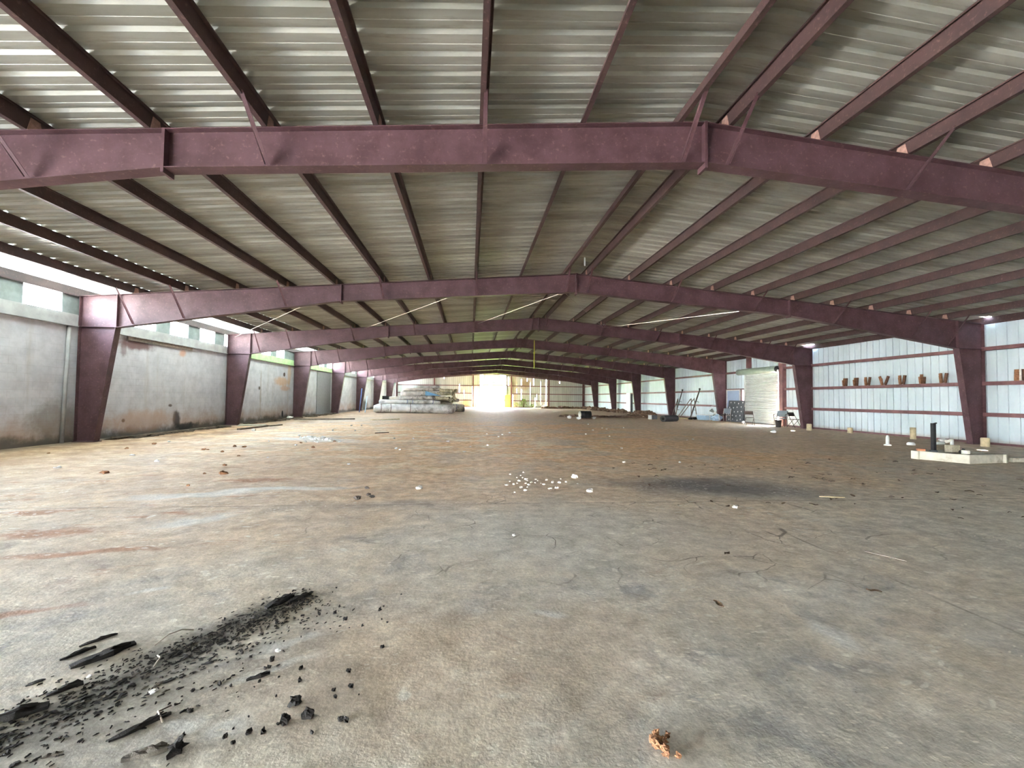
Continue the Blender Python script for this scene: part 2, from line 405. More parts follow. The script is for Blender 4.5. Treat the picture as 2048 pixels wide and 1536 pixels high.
M['slate'] = plain('slate_board', srgb(92,96,98), 0.6, var=0.15, scale=6)
M['seat_grey'] = plain('grey_plastic_seat', srgb(128,140,146), 0.5, var=0.1)
M['chair_brown'] = plain('brown_chair_metal', srgb(84,74,68), 0.45, 0.2, var=0.2)
M['chrome'] = plain('dull_chrome', srgb(186,188,186), 0.35, 0.7, var=0.1)
M['wood'] = plain('weathered_wood', srgb(140,100,72), 0.8, var=0.3, scale=14, bump=0.3)
M['wood_dark'] = plain('dark_aged_wood', srgb(98,70,54), 0.85, var=0.3, scale=14, bump=0.3)
M['wood_grey'] = plain('greyed_plank', srgb(128,116,106), 0.85, var=0.25, scale=10, bump=0.3)
M['wood_pale'] = plain('pale_plank', srgb(216,198,158), 0.8, var=0.15, scale=10)
M['char'] = plain('charred_wood', srgb(42,39,36), 0.85, var=0.5, scale=25, bump=0.5)
M['char_grey'] = plain('ashy_charred_wood', srgb(96,90,80), 0.9, var=0.4, scale=25, bump=0.5)
M['clod'] = plain('tan_clay_clod', srgb(146,106,76), 0.9, var=0.4, scale=22, bump=0.6)
M['stone'] = plain('pale_stone', srgb(206,202,194), 0.85, var=0.15, scale=15)
M['stone_dark'] = plain('dark_stone', srgb(92,84,78), 0.9, var=0.3, scale=15)
M['leaf_dry'] = plain('dry_leaf', srgb(92,74,56), 0.9, var=0.4, scale=15)
M['conc'] = plain('raw_concrete', srgb(190,184,168), 0.9, var=0.15, scale=5, bump=0.3, dirt=srgb(150,138,118))
M['block'] = plain('cinder_block', srgb(164,154,134), 0.95, var=0.15, scale=20, bump=0.4)
M['soil'] = plain('rubble_soil', srgb(124,98,80), 0.95, var=0.4, scale=5, bump=0.6, dirt=srgb(170,150,132))
M['bundle'] = plain('grey_tarpaulin', srgb(214,211,205), 0.6, var=0.2, scale=2.5, bump=0.3, dirt=srgb(140,132,122))
M['bundle2'] = plain('brownish_tarpaulin', srgb(204,194,182), 0.7, var=0.25, scale=3, bump=0.3, dirt=srgb(118,106,94))
M['log'] = plain('mossy_log_bark', srgb(186,176,146), 0.9, var=0.35, scale=6, bump=0.6, dirt=srgb(96,92,64))
M['blue'] = plain('blue_tarp', srgb(126,176,214), 0.5, var=0.1)
M['blue_strap'] = plain('blue_strap', srgb(84,106,158), 0.6, var=0.1)
M['tub'] = plain('clear_blue_plastic', srgb(176,204,224), 0.3, var=0.1)
M['door_blue'] = plain('pale_blue_door', srgb(176,196,220), 0.45, var=0.06, scale=2)
M['grey_block'] = plain('grey_infill_block', srgb(140,138,140), 0.9, var=0.12, scale=14, bump=0.3)
M['yellow'] = plain('yellow_board', srgb(214,196,98), 0.7, var=0.12)
M['strap_y'] = plain('yellow_strap', srgb(196,196,84), 0.7, var=0.1)
M['leaf'] = plain('green_leaves', srgb(112,156,58), 0.7, var=0.4, scale=8)
M['leaf2'] = plain('yellow_green_leaves', srgb(176,190,96), 0.7, var=0.3, scale=8)
M['rope'] = plain('pale_root', srgb(176,164,150), 0.8, var=0.2)
M['orange'] = plain('orange_pipe', srgb(206,140,104), 0.6, var=0.15)
M['wire'] = plain('galvanised_rod', srgb(150,142,130), 0.6, 0.0, var=0.1)
M['dirt_black'] = plain('black_soil', srgb(86,72,60), 0.95, var=0.4, scale=14, bump=0.5)

t = T('translucent_fibreglass')
tr = t.n.new('ShaderNodeBsdfTranslucent'); mx = t.n.new('ShaderNodeMixShader'); om = t.n['Material Output']
c = t.mix(t.rng(t.noise(1.5,4,0.6), 0.3, 0.7), srgb(150,166,158), srgb(176,188,178))
t.put(tr.inputs['Color'], c); t.out(srgb(200,206,198), 0.5); mx.inputs[0].default_value = 0.05
t.l.new(t.b.outputs[0], mx.inputs[1]); t.l.new(tr.outputs[0], mx.inputs[2]); t.l.new(mx.outputs[0], om.inputs['Surface'])
M['fibreglass'] = t.m

# ------------------------------------------------------------------ camera
R = ((0.9955137463, 0.0120377629, -0.0938481388), (-0.0150455332, 0.9993934034, -0.0314079141), (0.0934131298, 0.0326790055, 0.9950909857))
cam = bpy.data.cameras.new('camera'); co = bpy.data.objects.new('camera', cam); COL.objects.link(co)
rx, up, fw = [Vector((r[0], r[2], r[1])) for r in R]
m = Matrix((rx, up, -fw)).transposed().to_4x4(); m.translation = (0, 0, HC); co.matrix_world = m
cam.sensor_width = 36; cam.lens = 882.49/2048*36; cam.clip_end = 600; cam.clip_start = 0.05
scene.camera = co

# ------------------------------------------------------------------ setting
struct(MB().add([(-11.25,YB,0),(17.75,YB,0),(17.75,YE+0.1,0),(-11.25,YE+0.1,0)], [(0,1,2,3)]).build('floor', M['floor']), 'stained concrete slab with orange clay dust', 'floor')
struct(MB().add([(-150,-90,-0.06),(170,-90,-0.06),(170,260,-0.06),(-150,260,-0.06)], [(0,1,2,3)]).build('ground', M['ground']), 'sunlit yard outside the shed', 'ground')

def roof_profile():
    pts = []; y = YB-0.1
    while y < YE+0.2:
        pts += [(y,0),(y+0.10,0),(y+0.104,0.006),(y+0.130,0.006),(y+0.134,0),(y+0.190,0),(y+0.225,0.036),(y+0.275,0.036)]
        y += 0.3048
    return pts
XE = -9.578
XS = (-8.62, -8.228)     # added second strip, imitates the lit band and dots beside the purlin
def roof():
    mb = MB(); pr = roof_profile()
    def sheet(x0, x1, ya, yb):
        p = [q for q in pr if ya <= q[0] <= yb]
        vs = [(x0, y, zroof(x0)+dz) for y, dz in p] + [(x1, y, zroof(x1)+dz) for y, dz in p]
        n = len(p); mb.add(vs, [(i, i+1, i+1+n, i+n) for i in range(n-1)])
    sheet(XE, XS[0], -99, 99); sheet(XS[1], XM, -99, 99); sheet(XM, GX, -99, 99)
    # right eave: two short gaps where the sheet has been torn away
    for a, b in [(-99, 13.24), (13.36, 20.95), (21.6, 99)]: sheet(GX, 17.75, a, b)
    return mb.build('ceiling', M['roof'])
GX = 17.38
def skylight():
    mb = MB(); p = roof_profile()
    for x0, x1 in ((-11.3, XE+0.02), (XS[0]-0.06, XS[1]+0.02)):
        vs = [(x0, y, zroof(x0)+dz+0.003) for y, dz in p] + [(x1, y, zroof(x1)+dz+0.003) for y, dz in p]
        n = len(p); mb.add(vs, [(i, i+1, i+1+n, i+n) for i in range(n-1)])
    return mb.build('trim_3', M['fibreglass'])
struct(skylight(), 'translucent fibreglass roof strip along the left eave, plus an added light strip', 'roof strip')
struct(roof(), 'underside of the galvanised ribbed roof', 'ceiling')

def right_wall():
    mb = MB(); pr = []; y = YB
    while y < YE:
        pr += [(y,0),(y+0.268,0),(y+0.274,0.03),(y+0.299,0.03)]; y += 0.3048
    pr += [(YE+0.1,0)]
    def strip(ya, yb, z0, z1):
        p = [(ya,0)] + [q for q in pr if ya < q[0] < yb] + [(yb,0)]
        vs = [(17.6+dx, yy, z0) for yy, dx in p] + [(17.6+dx, yy, z1) for yy, dx in p]; n = len(p)
        mb.add(vs, [(i, i+n, i+1+n, i+1) for i in range(n-1)])
    zt = zroof(17.6)-0.0
    strip(YB, 23.2, -0.05, zt); strip(26.72, YE+0.1, -0.05, zt); strip(23.2, 26.72, 3.06, zt)
    # concrete sill and outer skin
    mb.box(17.66, 17.7, YB, 23.2, -0.05, zt); mb.box(17.66, 17.7, 26.72, YE+0.1, -0.05, zt); mb.box(17.66, 17.7, 23.2, 26.72, 3.06, zt)
    return mb.build('wall_right', M['liner'])
struct(right_wall(), 'white ribbed metal wall on the right', 'wall')

# ---- left wall with clerestory openings
WIN0, WP, WW = 11.95, 1.8, 1.06
def windows():
    out = []; y = WIN0 - 3*WP
    while y < YE-1.5:
        if not any(abs(y+WW/2-FY(k)) < 0.25 for k in range(1, 10)): out.append(y)
        y += WP
    return out
WINS = windows()
def left_wall():
    mb = MB()
    a, b = -11.28, -11.08
    OP0, OP1, OPH = -14.0, 3.0, 1.7  # unseen low opening, added to light the foreground floor from the left
    mb.box(a, b, YB, OP0, -0.05, 3.24); mb.box(a, b, OP1, YE, -0.05, 3.24); mb.box(a, b, OP0, OP1, OPH, 3.24)
    zt = zroof(-11.1)
    y = YB
    for w in WINS:
        mb.box(a+0.1, b, y, w, 3.24, zt); mb.box(a+0.1, b, w, w+WW, 4.1, zt); mb.box(a+0.1, b, w, w+WW, 3.24, 3.56); y = w+WW
    mb.box(a+0.1, b, y, YE, 3.24, zt)
    return mb.build('wall_left', M['lwall'])
struct(left_wall(), 'dirty white block wall on the left with clerestory openings', 'wall')
for i, w in enumerate(WINS):
    mb = MB()
    for (y0, y1, z0, z1) in [(w,w+0.012,3.56,4.1),(w+WW-0.012,w+WW,3.56,4.1),(w,w+WW,4.088,4.1),(w,w+WW,3.56,3.572)]:
        mb.box(-11.17, -11.09, y0, y1, z0, z1)
    struct(mb.build('window_%d' % (i+1), M['white']))

# ---- end wall with door opening, broken upper hatch and split sheets
def end_wall():
    holes = [(1.42,5.42,-1,3.2), (1.42,5.32,3.5,4.88), (0.25,0.38,0.05,3.1), (6.38,6.50,0.0,1.9), (11.52,11.60,0.1,4.3), (11.42,11.66,0.05,0.9), (9.83,9.89,0.1,1.5),
             (9.78,9.95,0.25,0.8), (7.70,7.77,1.2,2.75), (6.99,7.06,2.2,2.85), (7.72,7.76,3.4,4.3), (9.1,9.115,0.4,3.8), (10.1,10.13,1.2,2.0), (8.57,8.62,4.0,4.4), (9.6,9.63,3.4,4.4),
             (8.6,10.8,4.66,4.72), (-1.68,-1.63,2.2,3.4), (-1.0,-0.96,1.9,2.5), (13.63,13.70,3.75,4.0), (5.7,5.75,3.3,4.6), (-4.0,-3.95,4.2,4.6), (10.7,10.715,0.5,4.0)]
    xs = sorted({-11.1, 17.62, XM, -6, -3, 15, 12.5} | {h[0] for h in holes} | {h[1] for h in holes})
    zs = sorted({-0.05, 6.0} | {h[2] for h in holes if h[2] > -0.05} | {h[3] for h in holes})
    mb = MB()
    for i in range(len(xs)-1):
        for j in range(len(zs)-1):
            x0, x1, z0, z1 = xs[i], xs[i+1], zs[j], zs[j+1]
            cx, cz = (x0+x1)/2, (z0+z1)/2
            if any(h[0] < cx < h[1] and h[2] < cz < h[3] for h in holes): continue
            t0, t1 = zroof(x0), zroof(x1)
            a, b, c, d = min(z0,t0), min(z0,t1), min(z1,t1), min(z1,t0)
            if c-b < 1e-4 and d-a < 1e-4: continue
            y0, y1 = YE+0.10, YE+0.12
            mb.hexa([(x0,y0,a),(x1,y0,b),(x1,y1,b),(x0,y1,a),(x0,y0,d),(x1,y0,c),(x1,y1,c),(x0,y1,d)])
    return mb.build('wall_end', M['ewall'])
struct(end_wall(), 'grey ribbed sheet end wall with split panels and an open doorway', 'wall')
def back_wall():
    mb = MB(); y0, y1 = YB-0.14, YB-0.12
    for x0, x1, zb in [(-11.1, XM, -0.05), (XM, 17.62, -0.05)]:
        mb.hexa([(x0,y0,zb),(x1,y0,zb),(x1,y1,zb),(x0,y1,zb),(x0,y0,zroof(x0)),(x1,y0,zroof(x1)),(x1,y1,zroof(x1)),(x0,y1,zroof(x0))])
    return mb.build('wall_back', M['liner'])
struct(back_wall(), 'metal wall behind the viewer', 'wall')
struct(MB().box(17.5, 17.6, YB, 23.2, 0, 0.07).box(17.5, 17.6, 26.72, YE, 0, 0.07).build('baseboard_right', M['girt']))
struct(MB().box(6.2, 17.5, YE, YE+0.1, 0, 0.09).box(-11.0, 0.3, YE, YE+0.1, 0, 0.09).build('baseboard_end', M['girt']))

# ---- ledge beams on the left wall, one per bay
for k in range(1, 9):
    y0, y1 = FY(k)+0.12, FY(k+1)-0.12
    mb = MB().box(-11.2, -11.0, y0, y1, 3.22, 3.56).box(-11.0, -10.96, y0, y1, 3.22, 3.25)
    o = mb.build('ledge_beam', M['ledge_green'] if k in (3, 4) else M['ledge'])
    nm = ['nearest ledge beam on left wall, beside the first column in view','grey ledge beam above the rust stained wall, between second and third frames','pale green ledge beam on left wall, third bay from the camera','pale green ledge beam above the grey infilled doorway','fifth grey ledge beam along the left wall','sixth grey ledge beam along the left wall','seventh grey ledge beam along the left wall','farthest ledge beam on the left wall behind the bundle pile'][k-1]
    tag(o, nm, 'beam', 'ledge beams under the clerestory')
struct(MB().box(-11.08, -11.03, 33.05, 36.15, 0.0, 3.2).build('door_1', M['grey_block']), 'grey infilled doorway in the left wall', 'doorway')
tag(MB().tube([(-11.03,13.12,0.0),(-11.03,13.15,1.5),(-11.03,13.19,3.22)], 0.045).build('conduit', M['ledge']), 'dark grey vertical conduit on the left wall beside the near column', 'pipe')
tag(MB().box(-11.08, -11.02, 15.3, 18.6, 3.1, 3.22).build('lintel', M['wood_grey']), 'dark lintel under the ledge in the rust stained bay', 'lintel')

# ------------------------------------------------------------------ portal frames
KD, KH = 0.971, 3.246
SPL, SPR = -3.88, 10.38
def frame_parts():
    root = empty('portal_frame', (0, 0, 0), '', 'steel frame', 'maroon portal frames')
    fwid = 0.10
    for sg in (1, -1):
        xo = XL if sg == 1 else XR
        X = lambda d: xo + sg*d
        zo = ztop(xo)
        # column: web, inner and outer flange
        mb = MB(); w = 0.008
        bi = 0.52
        mb.prism([(X(0),0),(X(bi),0),(X(KD),KH),(X(KD),ztop(X(KD))-0.01),(X(0),zo-0.01)], -w, w)
        mb.hexa([(X(0),-fwid,0),(X(0.014),-fwid,0),(X(0.014),fwid,0),(X(0),fwid,0),(X(0),-fwid,zo),(X(0.014),-fwid,zo),(X(0.014),fwid,zo),(X(0),fwid,zo)])
        mb.hexa([(X(bi-0.016),-fwid,0),(X(bi),-fwid,0),(X(bi),fwid,0),(X(bi-0.016),fwid,0),(X(KD-0.016),-fwid,KH),(X(KD),-fwid,KH),(X(KD),fwid,KH),(X(KD-0.016),fwid,KH)])
        mb.box(min(X(-0.02),X(bi+0.04)), max(X(-0.02),X(bi+0.04)), -0.13, 0.13, 0, 0.02)
        mb.build('column', M['frame'], root)
        # rafter
        sp = SPL if sg == 1 else SPR
        zsp = 4.205 if sg == 1 else 4.19
        mb = MB(); e = 0.012
        top = [(X(0), zo), (XM, ztop(XM))]
        mb.prism([(X(KD),KH),(sp,zsp),(XM,4.716),(XM,ztop(XM)-e),(X(KD),ztop(X(KD))-e)], -w, w)
        def fl(x0, z0, x1, z1, th):
            mb.hexa([(x0,-fwid,z0),(x1,-fwid,z1),(x1,fwid,z1),(x0,fwid,z0),(x0,-fwid,z0+th),(x1,-fwid,z1+th),(x1,fwid,z1+th),(x0,fwid,z0+th)])
        fl(X(0), zo-e, XM, ztop(XM)-e, e)
        fl(X(KD), KH-0.006, sp, zsp-0.006, e); fl(sp, zsp-0.006, XM, 4.71, e)
        mb.build('rafter', M['frame'], root)
        mb = MB().box(min(X(0.02),X(KD)), max(X(0.02),X(KD)), -0.095, 0.095, KH-0.006, KH+0.008); mb.build('stiffener', M['frame'], root)
        xx = X(KD); mb = MB().box(xx-0.012, xx+0.012, -0.095, 0.095, KH, ztop(xx)-0.01); mb.build('stiffener', M['frame'], root)
        mb = MB().box(sp-0.018, sp+0.018, -0.105, 0.105, zsp-0.07, ztop(sp)+0.0); mb.build('splice_plate', M['frame'], root)
    mb = MB().box(XM-0.02, XM+0.02, -0.105, 0.105, 4.63, 5.30); mb.build('ridge_plate', M['frame'], root)
    def zbot(x):
        for x0, z0, x1, z1 in [(XL+KD,KH,SPL,4.205),(SPL,4.205,XM,4.716),(XM,4.716,SPR,4.19),(SPR,4.19,XR-KD,KH)]:
            if x0 <= x <= x1: return z0+(z1-z0)*(x-x0)/(x1-x0)
        return KH
    for sg in (-1, 1):
        for i in (0, 2, 4, 6, 8, 9):
            xp = XM + sg*PUR[i]
            mb = MB().bar((xp+sg*(-0.02), -0.07, zbot(xp)+0.02), (xp, -0.74, ztop(xp)+0.03), 0.045, 0.006).bar((xp+0.02*sg, -0.07, zbot(xp)+0.04), (xp+0.02*sg, -0.74, ztop(xp)+0.05), 0.006, 0.04)
            mb.build('flange_brace', M['frame'], root)
        for i in range(10):
            xp = XM + sg*PUR[i]; z = ztop(xp)
            MB().add([(xp-sg*0.012,-0.10,z),(xp-sg*0.012,0.10,z),(xp-sg*0.012,0.06,z+0.17),(xp-sg*0.012,-0.06,z+0.17),(xp-sg*0.004,-0.10,z),(xp-sg*0.004,0.10,z),(xp-sg*0.004,0.06,z+0.17),(xp-sg*0.004,-0.06,z+0.17)], [(3,2,1,0),(4,5,6,7),(0,1,5,4),(1,2,6,5),(2,3,7,6),(3,0,4,7)]).build('purlin_clip', M['clip'], root)
    return root
PUR = [0.34 + 1.389*i for i in range(9)] + [12.84]
PUR = [0.34,1.73,3.12,4.51,5.90,7.29,8.69,10.10,11.49,12.84]
fr = frame_parts()
FL = ['nearest maroon portal frame, its big rafter crossing the upper picture', 'maroon portal frame with the largest full columns on both sides', 'third maroon portal frame from the camera, beside the roller door', 'fourth maroon portal frame, right column between roller door and pipe stand', 'fifth maroon portal frame, right column behind the leaning pole stand', 'sixth maroon portal frame, right column next to the white upright panel', 'seventh maroon portal frame, next to last before the end wall', 'farthest maroon portal frame, last before the end wall']
for k in range(1, 9):
    o = fr if k == 1 else copy_tree(fr)
    o.location = (0, FY(k), 0); o['label'] = FL[k-1]
def zrange(): pass

# ------------------------------------------------------------------ purlins, eave struts
def purlin_mesh(sg):
    # Z section at local origin (bottom of web), runs along y
    t = 0.005; mb = MB(); a, b = YB, YE+0.1
    h = 0.2; f = 0.064*sg
    mb.box(-t/2, t/2, a, b, 0, h)
    x0, x1 = sorted((0, f)); mb.box(x0, x1, a, b, 0, t); mb.box(min(f,f-sg*t), max(f,f-sg*t), a, b, 0, 0.02)
    f = 0.045*sg; x0, x1 = sorted((0, -f)); mb.box(x0, x1, a, b, h-t, h); mb.box(min(-f,-f+sg*t), max(-f,-f+sg*t), a, b, h-0.02, h)
    return mb
pm = {s: purlin_mesh(s).mesh('roof_purlin', M['purlin']) for s in (-1, 1)}
for sg, side in ((-1,'left'), (1,'right')):
    for i, d in enumerate(PUR):
        o = bpy.data.objects.new('roof_purlin', pm[sg]); COL.objects.link(o)
        x = XM + sg*d; o.location = (x, 0, ztop(x)+0.002)
        w = 'next to the ridge' if i == 0 else ('lowest, beside the %s eave' % side if i == 9 else '%s down from the ridge' % ORD[i])
        tag(o, 'long brown steel roof purlin on the %s slope, %s' % (side, w), 'purlin', 'roof purlins on the %s slope' % side)
for x, nm, sg in ((XL, 'left', 1), (XR, 'right', -1)):
    z = ztop(x); mb = MB().box(x-0.004, x+0.004, YB, YE, z, z+0.2)
    a, b = sorted((x, x-0.07*sg)); mb.box(a, b, YB, YE, z, z+0.006); mb.box(a, b, YB, YE, z+0.194, z+0.2)
    if sg == 1: mb.box(x-0.006, x+0.0, YB, YE, z-0.03, z)
    else: mb.box(x-0.004, x+0.004, YB, YE, z-0.04, z)
    tag(mb.build('eave_strut', M['purlin']), 'long steel eave strut along the top of the %s wall' % nm, 'eave strut')

# ------------------------------------------------------------------ wall girts
def girt(x, y0, y1, z, label, grp='girts on the right wall'):
    mb = MB().box(x-0.006, x, y0, y1, z-0.065, z+0.065).box(x, 17.6, y0, y1, z+0.055, z+0.065).box(x-0.006, x+0.02, y0, y1, z-0.065, z-0.055)
    return tag(mb.build('wall_girt', M['girt']), label, 'girt', grp)
G = [(1.005,'lower'),(2.06,'middle'),(3.22,'upper')]
girt(17.44, YB, 23.12, 1.005, 'lower maroon girt on right wall, near stretch before the roller door')
girt(17.44, 28.75, YE, 1.005, 'lower maroon girt on right wall, far stretch beyond the blue door')
girt(17.44, YB, 23.12, 2.06, 'middle maroon girt on right wall carrying the wooden blocks')
girt(17.44, 28.75, YE, 2.06, 'middle maroon girt on right wall, far stretch beyond the blue door')
girt(17.44, YB, YE, 3.24, 'upper maroon girt running the whole right wall')
def egirt(x0, x1, z, label):
    mb = MB().box(x0, x1, YE-0.02, YE-0.014, z-0.06, z+0.06).box(x0, x1, YE-0.014, YE+0.1, z+0.05, z+0.06)
    tag(mb.build('wall_girt', M['girt']), label, 'girt', 'girts on the end wall')
for z, nm in G:
    egirt(-11.0, 0.33, z, '%s girt on the end wall, left of the doorway' % nm)
    if z < 3: egirt(6.25, 17.4, z, '%s girt on the end wall, right of the doorway' % nm)
egirt(0.43, 17.4, 3.26, 'upper girt on the end wall, over the doorway and to its right')
for x, lab in ((-5.4,'slim maroon post in the end wall, behind the bundle pile'), (0.39,'slim maroon post in the end wall, left of the doorway'), (6.18,'rusty post in the end wall, right of the doorway'), (11.96,'maroon post in the end wall, midway to the right corner'), (17.38,'dark corner post where end wall meets right wall'), (-10.9,'dark corner post where end wall meets left wall')):
    w = 0.1 if abs(x) < 17 and x > -10 else 0.14
    mb = MB().box(x-w, x+w, YE-0.14, YE-0.128, 0, ztop(x)-0.30).box(x-0.005, x+0.005, YE-0.14, YE+0.06, 0, ztop(x)-0.30).box(x-w, x+w, YE+0.05, YE+0.06, 0, ztop(x)-0.30)
    tag(mb.build('wall_post', M['girt']), lab, 'post', 'end wall posts')
# end rafter
mb = MB()
for x0, x1 in ((XL, XM), (XR, XM)):
    a, b = min(x0,x1), max(x0,x1)
    mb.hexa([(a,YE-0.1,ztop(a)-0.28),(b,YE-0.1,ztop(b)-0.28),(b,YE+0.04,ztop(b)-0.28),(a,YE+0.04,ztop(a)-0.28),(a,YE-0.1,ztop(a)),(b,YE-0.1,ztop(b)),(b,YE+0.04,ztop(b)),(a,YE+0.04,ztop(a))])
tag(mb.build('end_rafter', M['frame']), 'dark rafter along the top of the end wall', 'rafter')

# end wall doorway pieces
struct(MB().box(1.32,1.42,YE-0.02,YE+0.1,0,5.0).box(5.42,5.5,YE-0.02,YE+0.1,0,4.9).box(1.32,5.5,YE-0.04,YE+0.1,3.2,3.32).build('door_2', M['ledge']), 'open doorway in the end wall', 'doorway')
tag(MB().box(1.9, 4.45, YE+0.13, YE+0.15, 3.65, 5.0).build('hatch_sheet', M['door_blue']), 'pale bluish sheet hanging in the hatch over the end doorway', 'sheet')
tag(MB().bar((1.5,YE-0.08,3.42),(5.3,YE-0.08,3.33),0.05,0.1).build('header_board', M['wood_pale']), 'pale warped board across the head of the end doorway', 'board')
tag(MB().box(5.15,6.07,YE-0.2,YE-0.16,0.0,1.9).build('plywood_sheet', M['yellow']), 'yellow plywood sheet standing right of the end doorway', 'board')

# ------------------------------------------------------------------ roof rods
def rod(p, q, label): tag(MB().tube([p, q], 0.0065, 6).build('bracing_rod', M['wire']), label, 'rod', 'roof bracing rods')
def rz(x): return ztop(x)-0.12
for (xa, xb, lab) in ((-10.75,-3.9,'thin bracing rod rising from the left eave of the third frame'), (-5.2,0.6,'thin bracing rod crossing the left slope between second and third frames'), (0.3,3.9,'thin bracing rod just left of the ridge between second and third frames'), (6.5,2.4,'thin bracing rod right of the ridge between second and third frames')):
    rod((xa, FY(3), rz(xa)), (xb, FY(2), rz(xb)), lab)
rod((6.5,FY(3),rz(6.5)), (10.6,FY(2),rz(10.6)), 'thin bracing rod spreading over the right slope from the third frame')
mb = MB().box(4.10,4.16,FY(4)-0.12,FY(4)-0.115,3.32,5.2).box(4.08,4.18,FY(4)-0.125,FY(4)-0.11,4.3,4.42)
tag(mb.build('hanging_strap', M['strap_y']), 'yellow strap hanging from the roof near the ridge', 'strap')
tag(MB().box(3.2,3.24,FY(2)-1.2,FY(2)-1.195,5.2,5.45).build('paper_tag', M['white']), 'small white strip dangling under the ridge', 'tag')

# ------------------------------------------------------------------ roller door, blue door
root = empty('door_3', (17.5, 25.2, 0), 'grey green roller shutter, pulled aside at its near edge', 'roller door'); root['kind'] = 'structure'
mb = MB(); n = 32; z0 = 0.03
def shut_y(z): return 23.66 + (0.10*math.exp(-((z-1.0)/0.6)**2)) + 0.05*(z < 1.2)
vs = []; fs = []
for i in range(n*2+1):
    z = z0 + 3.2*i/(n*2); dx = 0.02 if i % 2 else -0.02
    vs += [(dx, shut_y(z)-25.2, z), (dx, 1.46, z)]
for i in range(n*2): fs.append((2*i, 2*i+1, 2*i+3, 2*i+2))
mb.add(vs, fs); mb.build('curtain', M['shutter'], root)
mb = MB().tube([(-0.14,-1.62,3.22),(-0.14,2.0,3.22)], 0.19, 20); mb.build('drum_cover', M['drum'], root)
mb = MB().tube([(-0.14,-1.66,3.22),(-0.14,-1.63,3.22)], 0.175, 20); mb.tube([(-0.14,-1.8,3.22),(-0.14,-1.6,3.22)], 0.05, 10); mb.build('drum_end', M['black'], root)
MB().box(-0.06,0.04,1.46,1.54,0,3.1).build('guide_rail', M['shutter'], root)
MB().box(-0.03,0.03,shut_y(0)-25.2,1.46,0.0,0.05).build('bottom_bar', M['dark'], root)
mb = MB().box(17.36,17.6,23.14,23.44,0,zroof(17.4)-0.22); tag(mb.build('door_jamb', M['girt']), 'dark maroon jamb post at the near side of the roller door', 'post')
mb = MB().box(17.4,17.6,26.2,26.45,3.45,zroof(17.4)-0.15); tag(mb.build('door_jamb', M['girt']), 'short maroon post above the far end of the roller drum', 'post')
root = empty('door_4', (17.5, 27.7, 0), 'pale blue personnel door with white frame behind the dotted board', 'door'); root['kind'] = 'structure'
MB().box(-0.02,0.03,-0.45,0.95,0.0,2.05).build('door_leaf', M['door_blue'], root)
MB().box(-0.06,0.06,-0.52,-0.45,0,2.12).box(-0.06,0.06,0.95,1.02,0,2.12).box(-0.06,0.06,-0.52,1.02,2.05,2.12).build('door_frame', M['white'], root)
MB().tube([(-0.02,-0.36,1.0),(-0.08,-0.36,1.0),(-0.08,-0.26,1.0)],0.012,6).build('door_handle', M['chrome'], root)
struct(MB().box(17.4,17.6,26.9,27.0,0,2.1).build('trim_1', M['girt'])); struct(MB().box(17.42,17.6,26.72,28.75,2.12,2.18).build('trim_2', M['girt']))

# ------------------------------------------------------------------ wooden blocks on the girt
random.seed(4)
BL = [(19.03,'twin','far left of the row on the right wall girt'), (18.45,'twin','second from the left on the right wall girt'), (17.87,'vee','third from the left on the right wall girt'), (17.1,'wide','spread widest into a V on the right wall girt'), (16.31,'vee','fifth from the left on the right wall girt'), (15.49,'step','stepped with one short board on the right wall girt'), (14.74,'vee','beside the near right column on the girt'), (12.42,'wide2','cut by the right edge of the picture on the girt')]
for y, kind, lab in BL:
    root = empty('wooden_block', (17.4, y, 2.125), 'brown board cluster %s' % lab, 'wooden block', 'wooden blocks on the right wall girt')
    sp = {'twin':(0.05,0.06),'vee':(0.06,0.11),'wide':(0.06,0.2),'step':(0.05,0.05),'wide2':(0.1,0.1)}[kind]
    hh = 0.36
    for s in (-1, 1):
        h2 = hh*(0.72 if (kind == 'step' and s == -1) else 1)
        w = 0.09 if kind != 'wide2' else 0.14
        MB().bar((0,s*sp[0],0),(0.02,s*sp[1],h2),w,0.05,up=(1,0,0)).build('board', M['wood'] if s > 0 else M['wood_dark'], root)
    MB().bar((-0.05,0.03,0),(-0.05,0.06,hh*0.75),0.08,0.04,up=(1,0,0)).build('board', M['wood'], root)
    if kind == 'wide2': MB().bar((-0.06,-0.03,0),(-0.05,-0.03,hh),0.05,0.03,up=(1,0,0)).build('board', M['stone'], root)

# ------------------------------------------------------------------ curb with pipes
A, B_, C = Vector((10.83,9.96,0)), Vector((11.3,9.04,0)), Vector((14.2,9.45,0))
e1 = (A-B_); e2 = (C-B_)
Dp = A + e2*0.42
root = empty('concrete_curb', (0,0,0), 'low raw concrete curb box filled with soil, on the floor at right', 'curb')
def wall2(p, q, th, h, nm, mat):
    d = (q-p).normalized(); nrm = Vector((-d.y, d.x, 0))
    c = (B_+Dp)/2
    if (c-(p+q)/2).dot(nrm) < 0: nrm = -nrm
    mb = MB().hexa([p, q, q+nrm*th, p+nrm*th] + [v+Vector((0,0,h)) for v in (p, q, q+nrm*th, p+nrm*th)])
    return mb.build(nm, mat, root, bevel=0.01)
wall2(A, B_, 0.16, 0.2, 'curb_wall', M['conc']); wall2(B_, B_+e2*0.42, 0.16, 0.2, 'curb_wall', M['conc'])
wall2(B_+e2*0.42, Dp, 0.16, 0.2, 'curb_wall', M['conc']); wall2(Dp, A, 0.16, 0.2, 'curb_wall', M['conc'])
MB().add([A+Vector((0.05,0,0.15)), B_+Vector((0.05,0.05,0.15)), B_+e2*0.42+Vector((-0.05,0.05,0.15)), Dp+Vector((-0.05,-0.05,0.15))], [(0,1,2,3)]).build('soil_fill', M['dirt_black'], root)
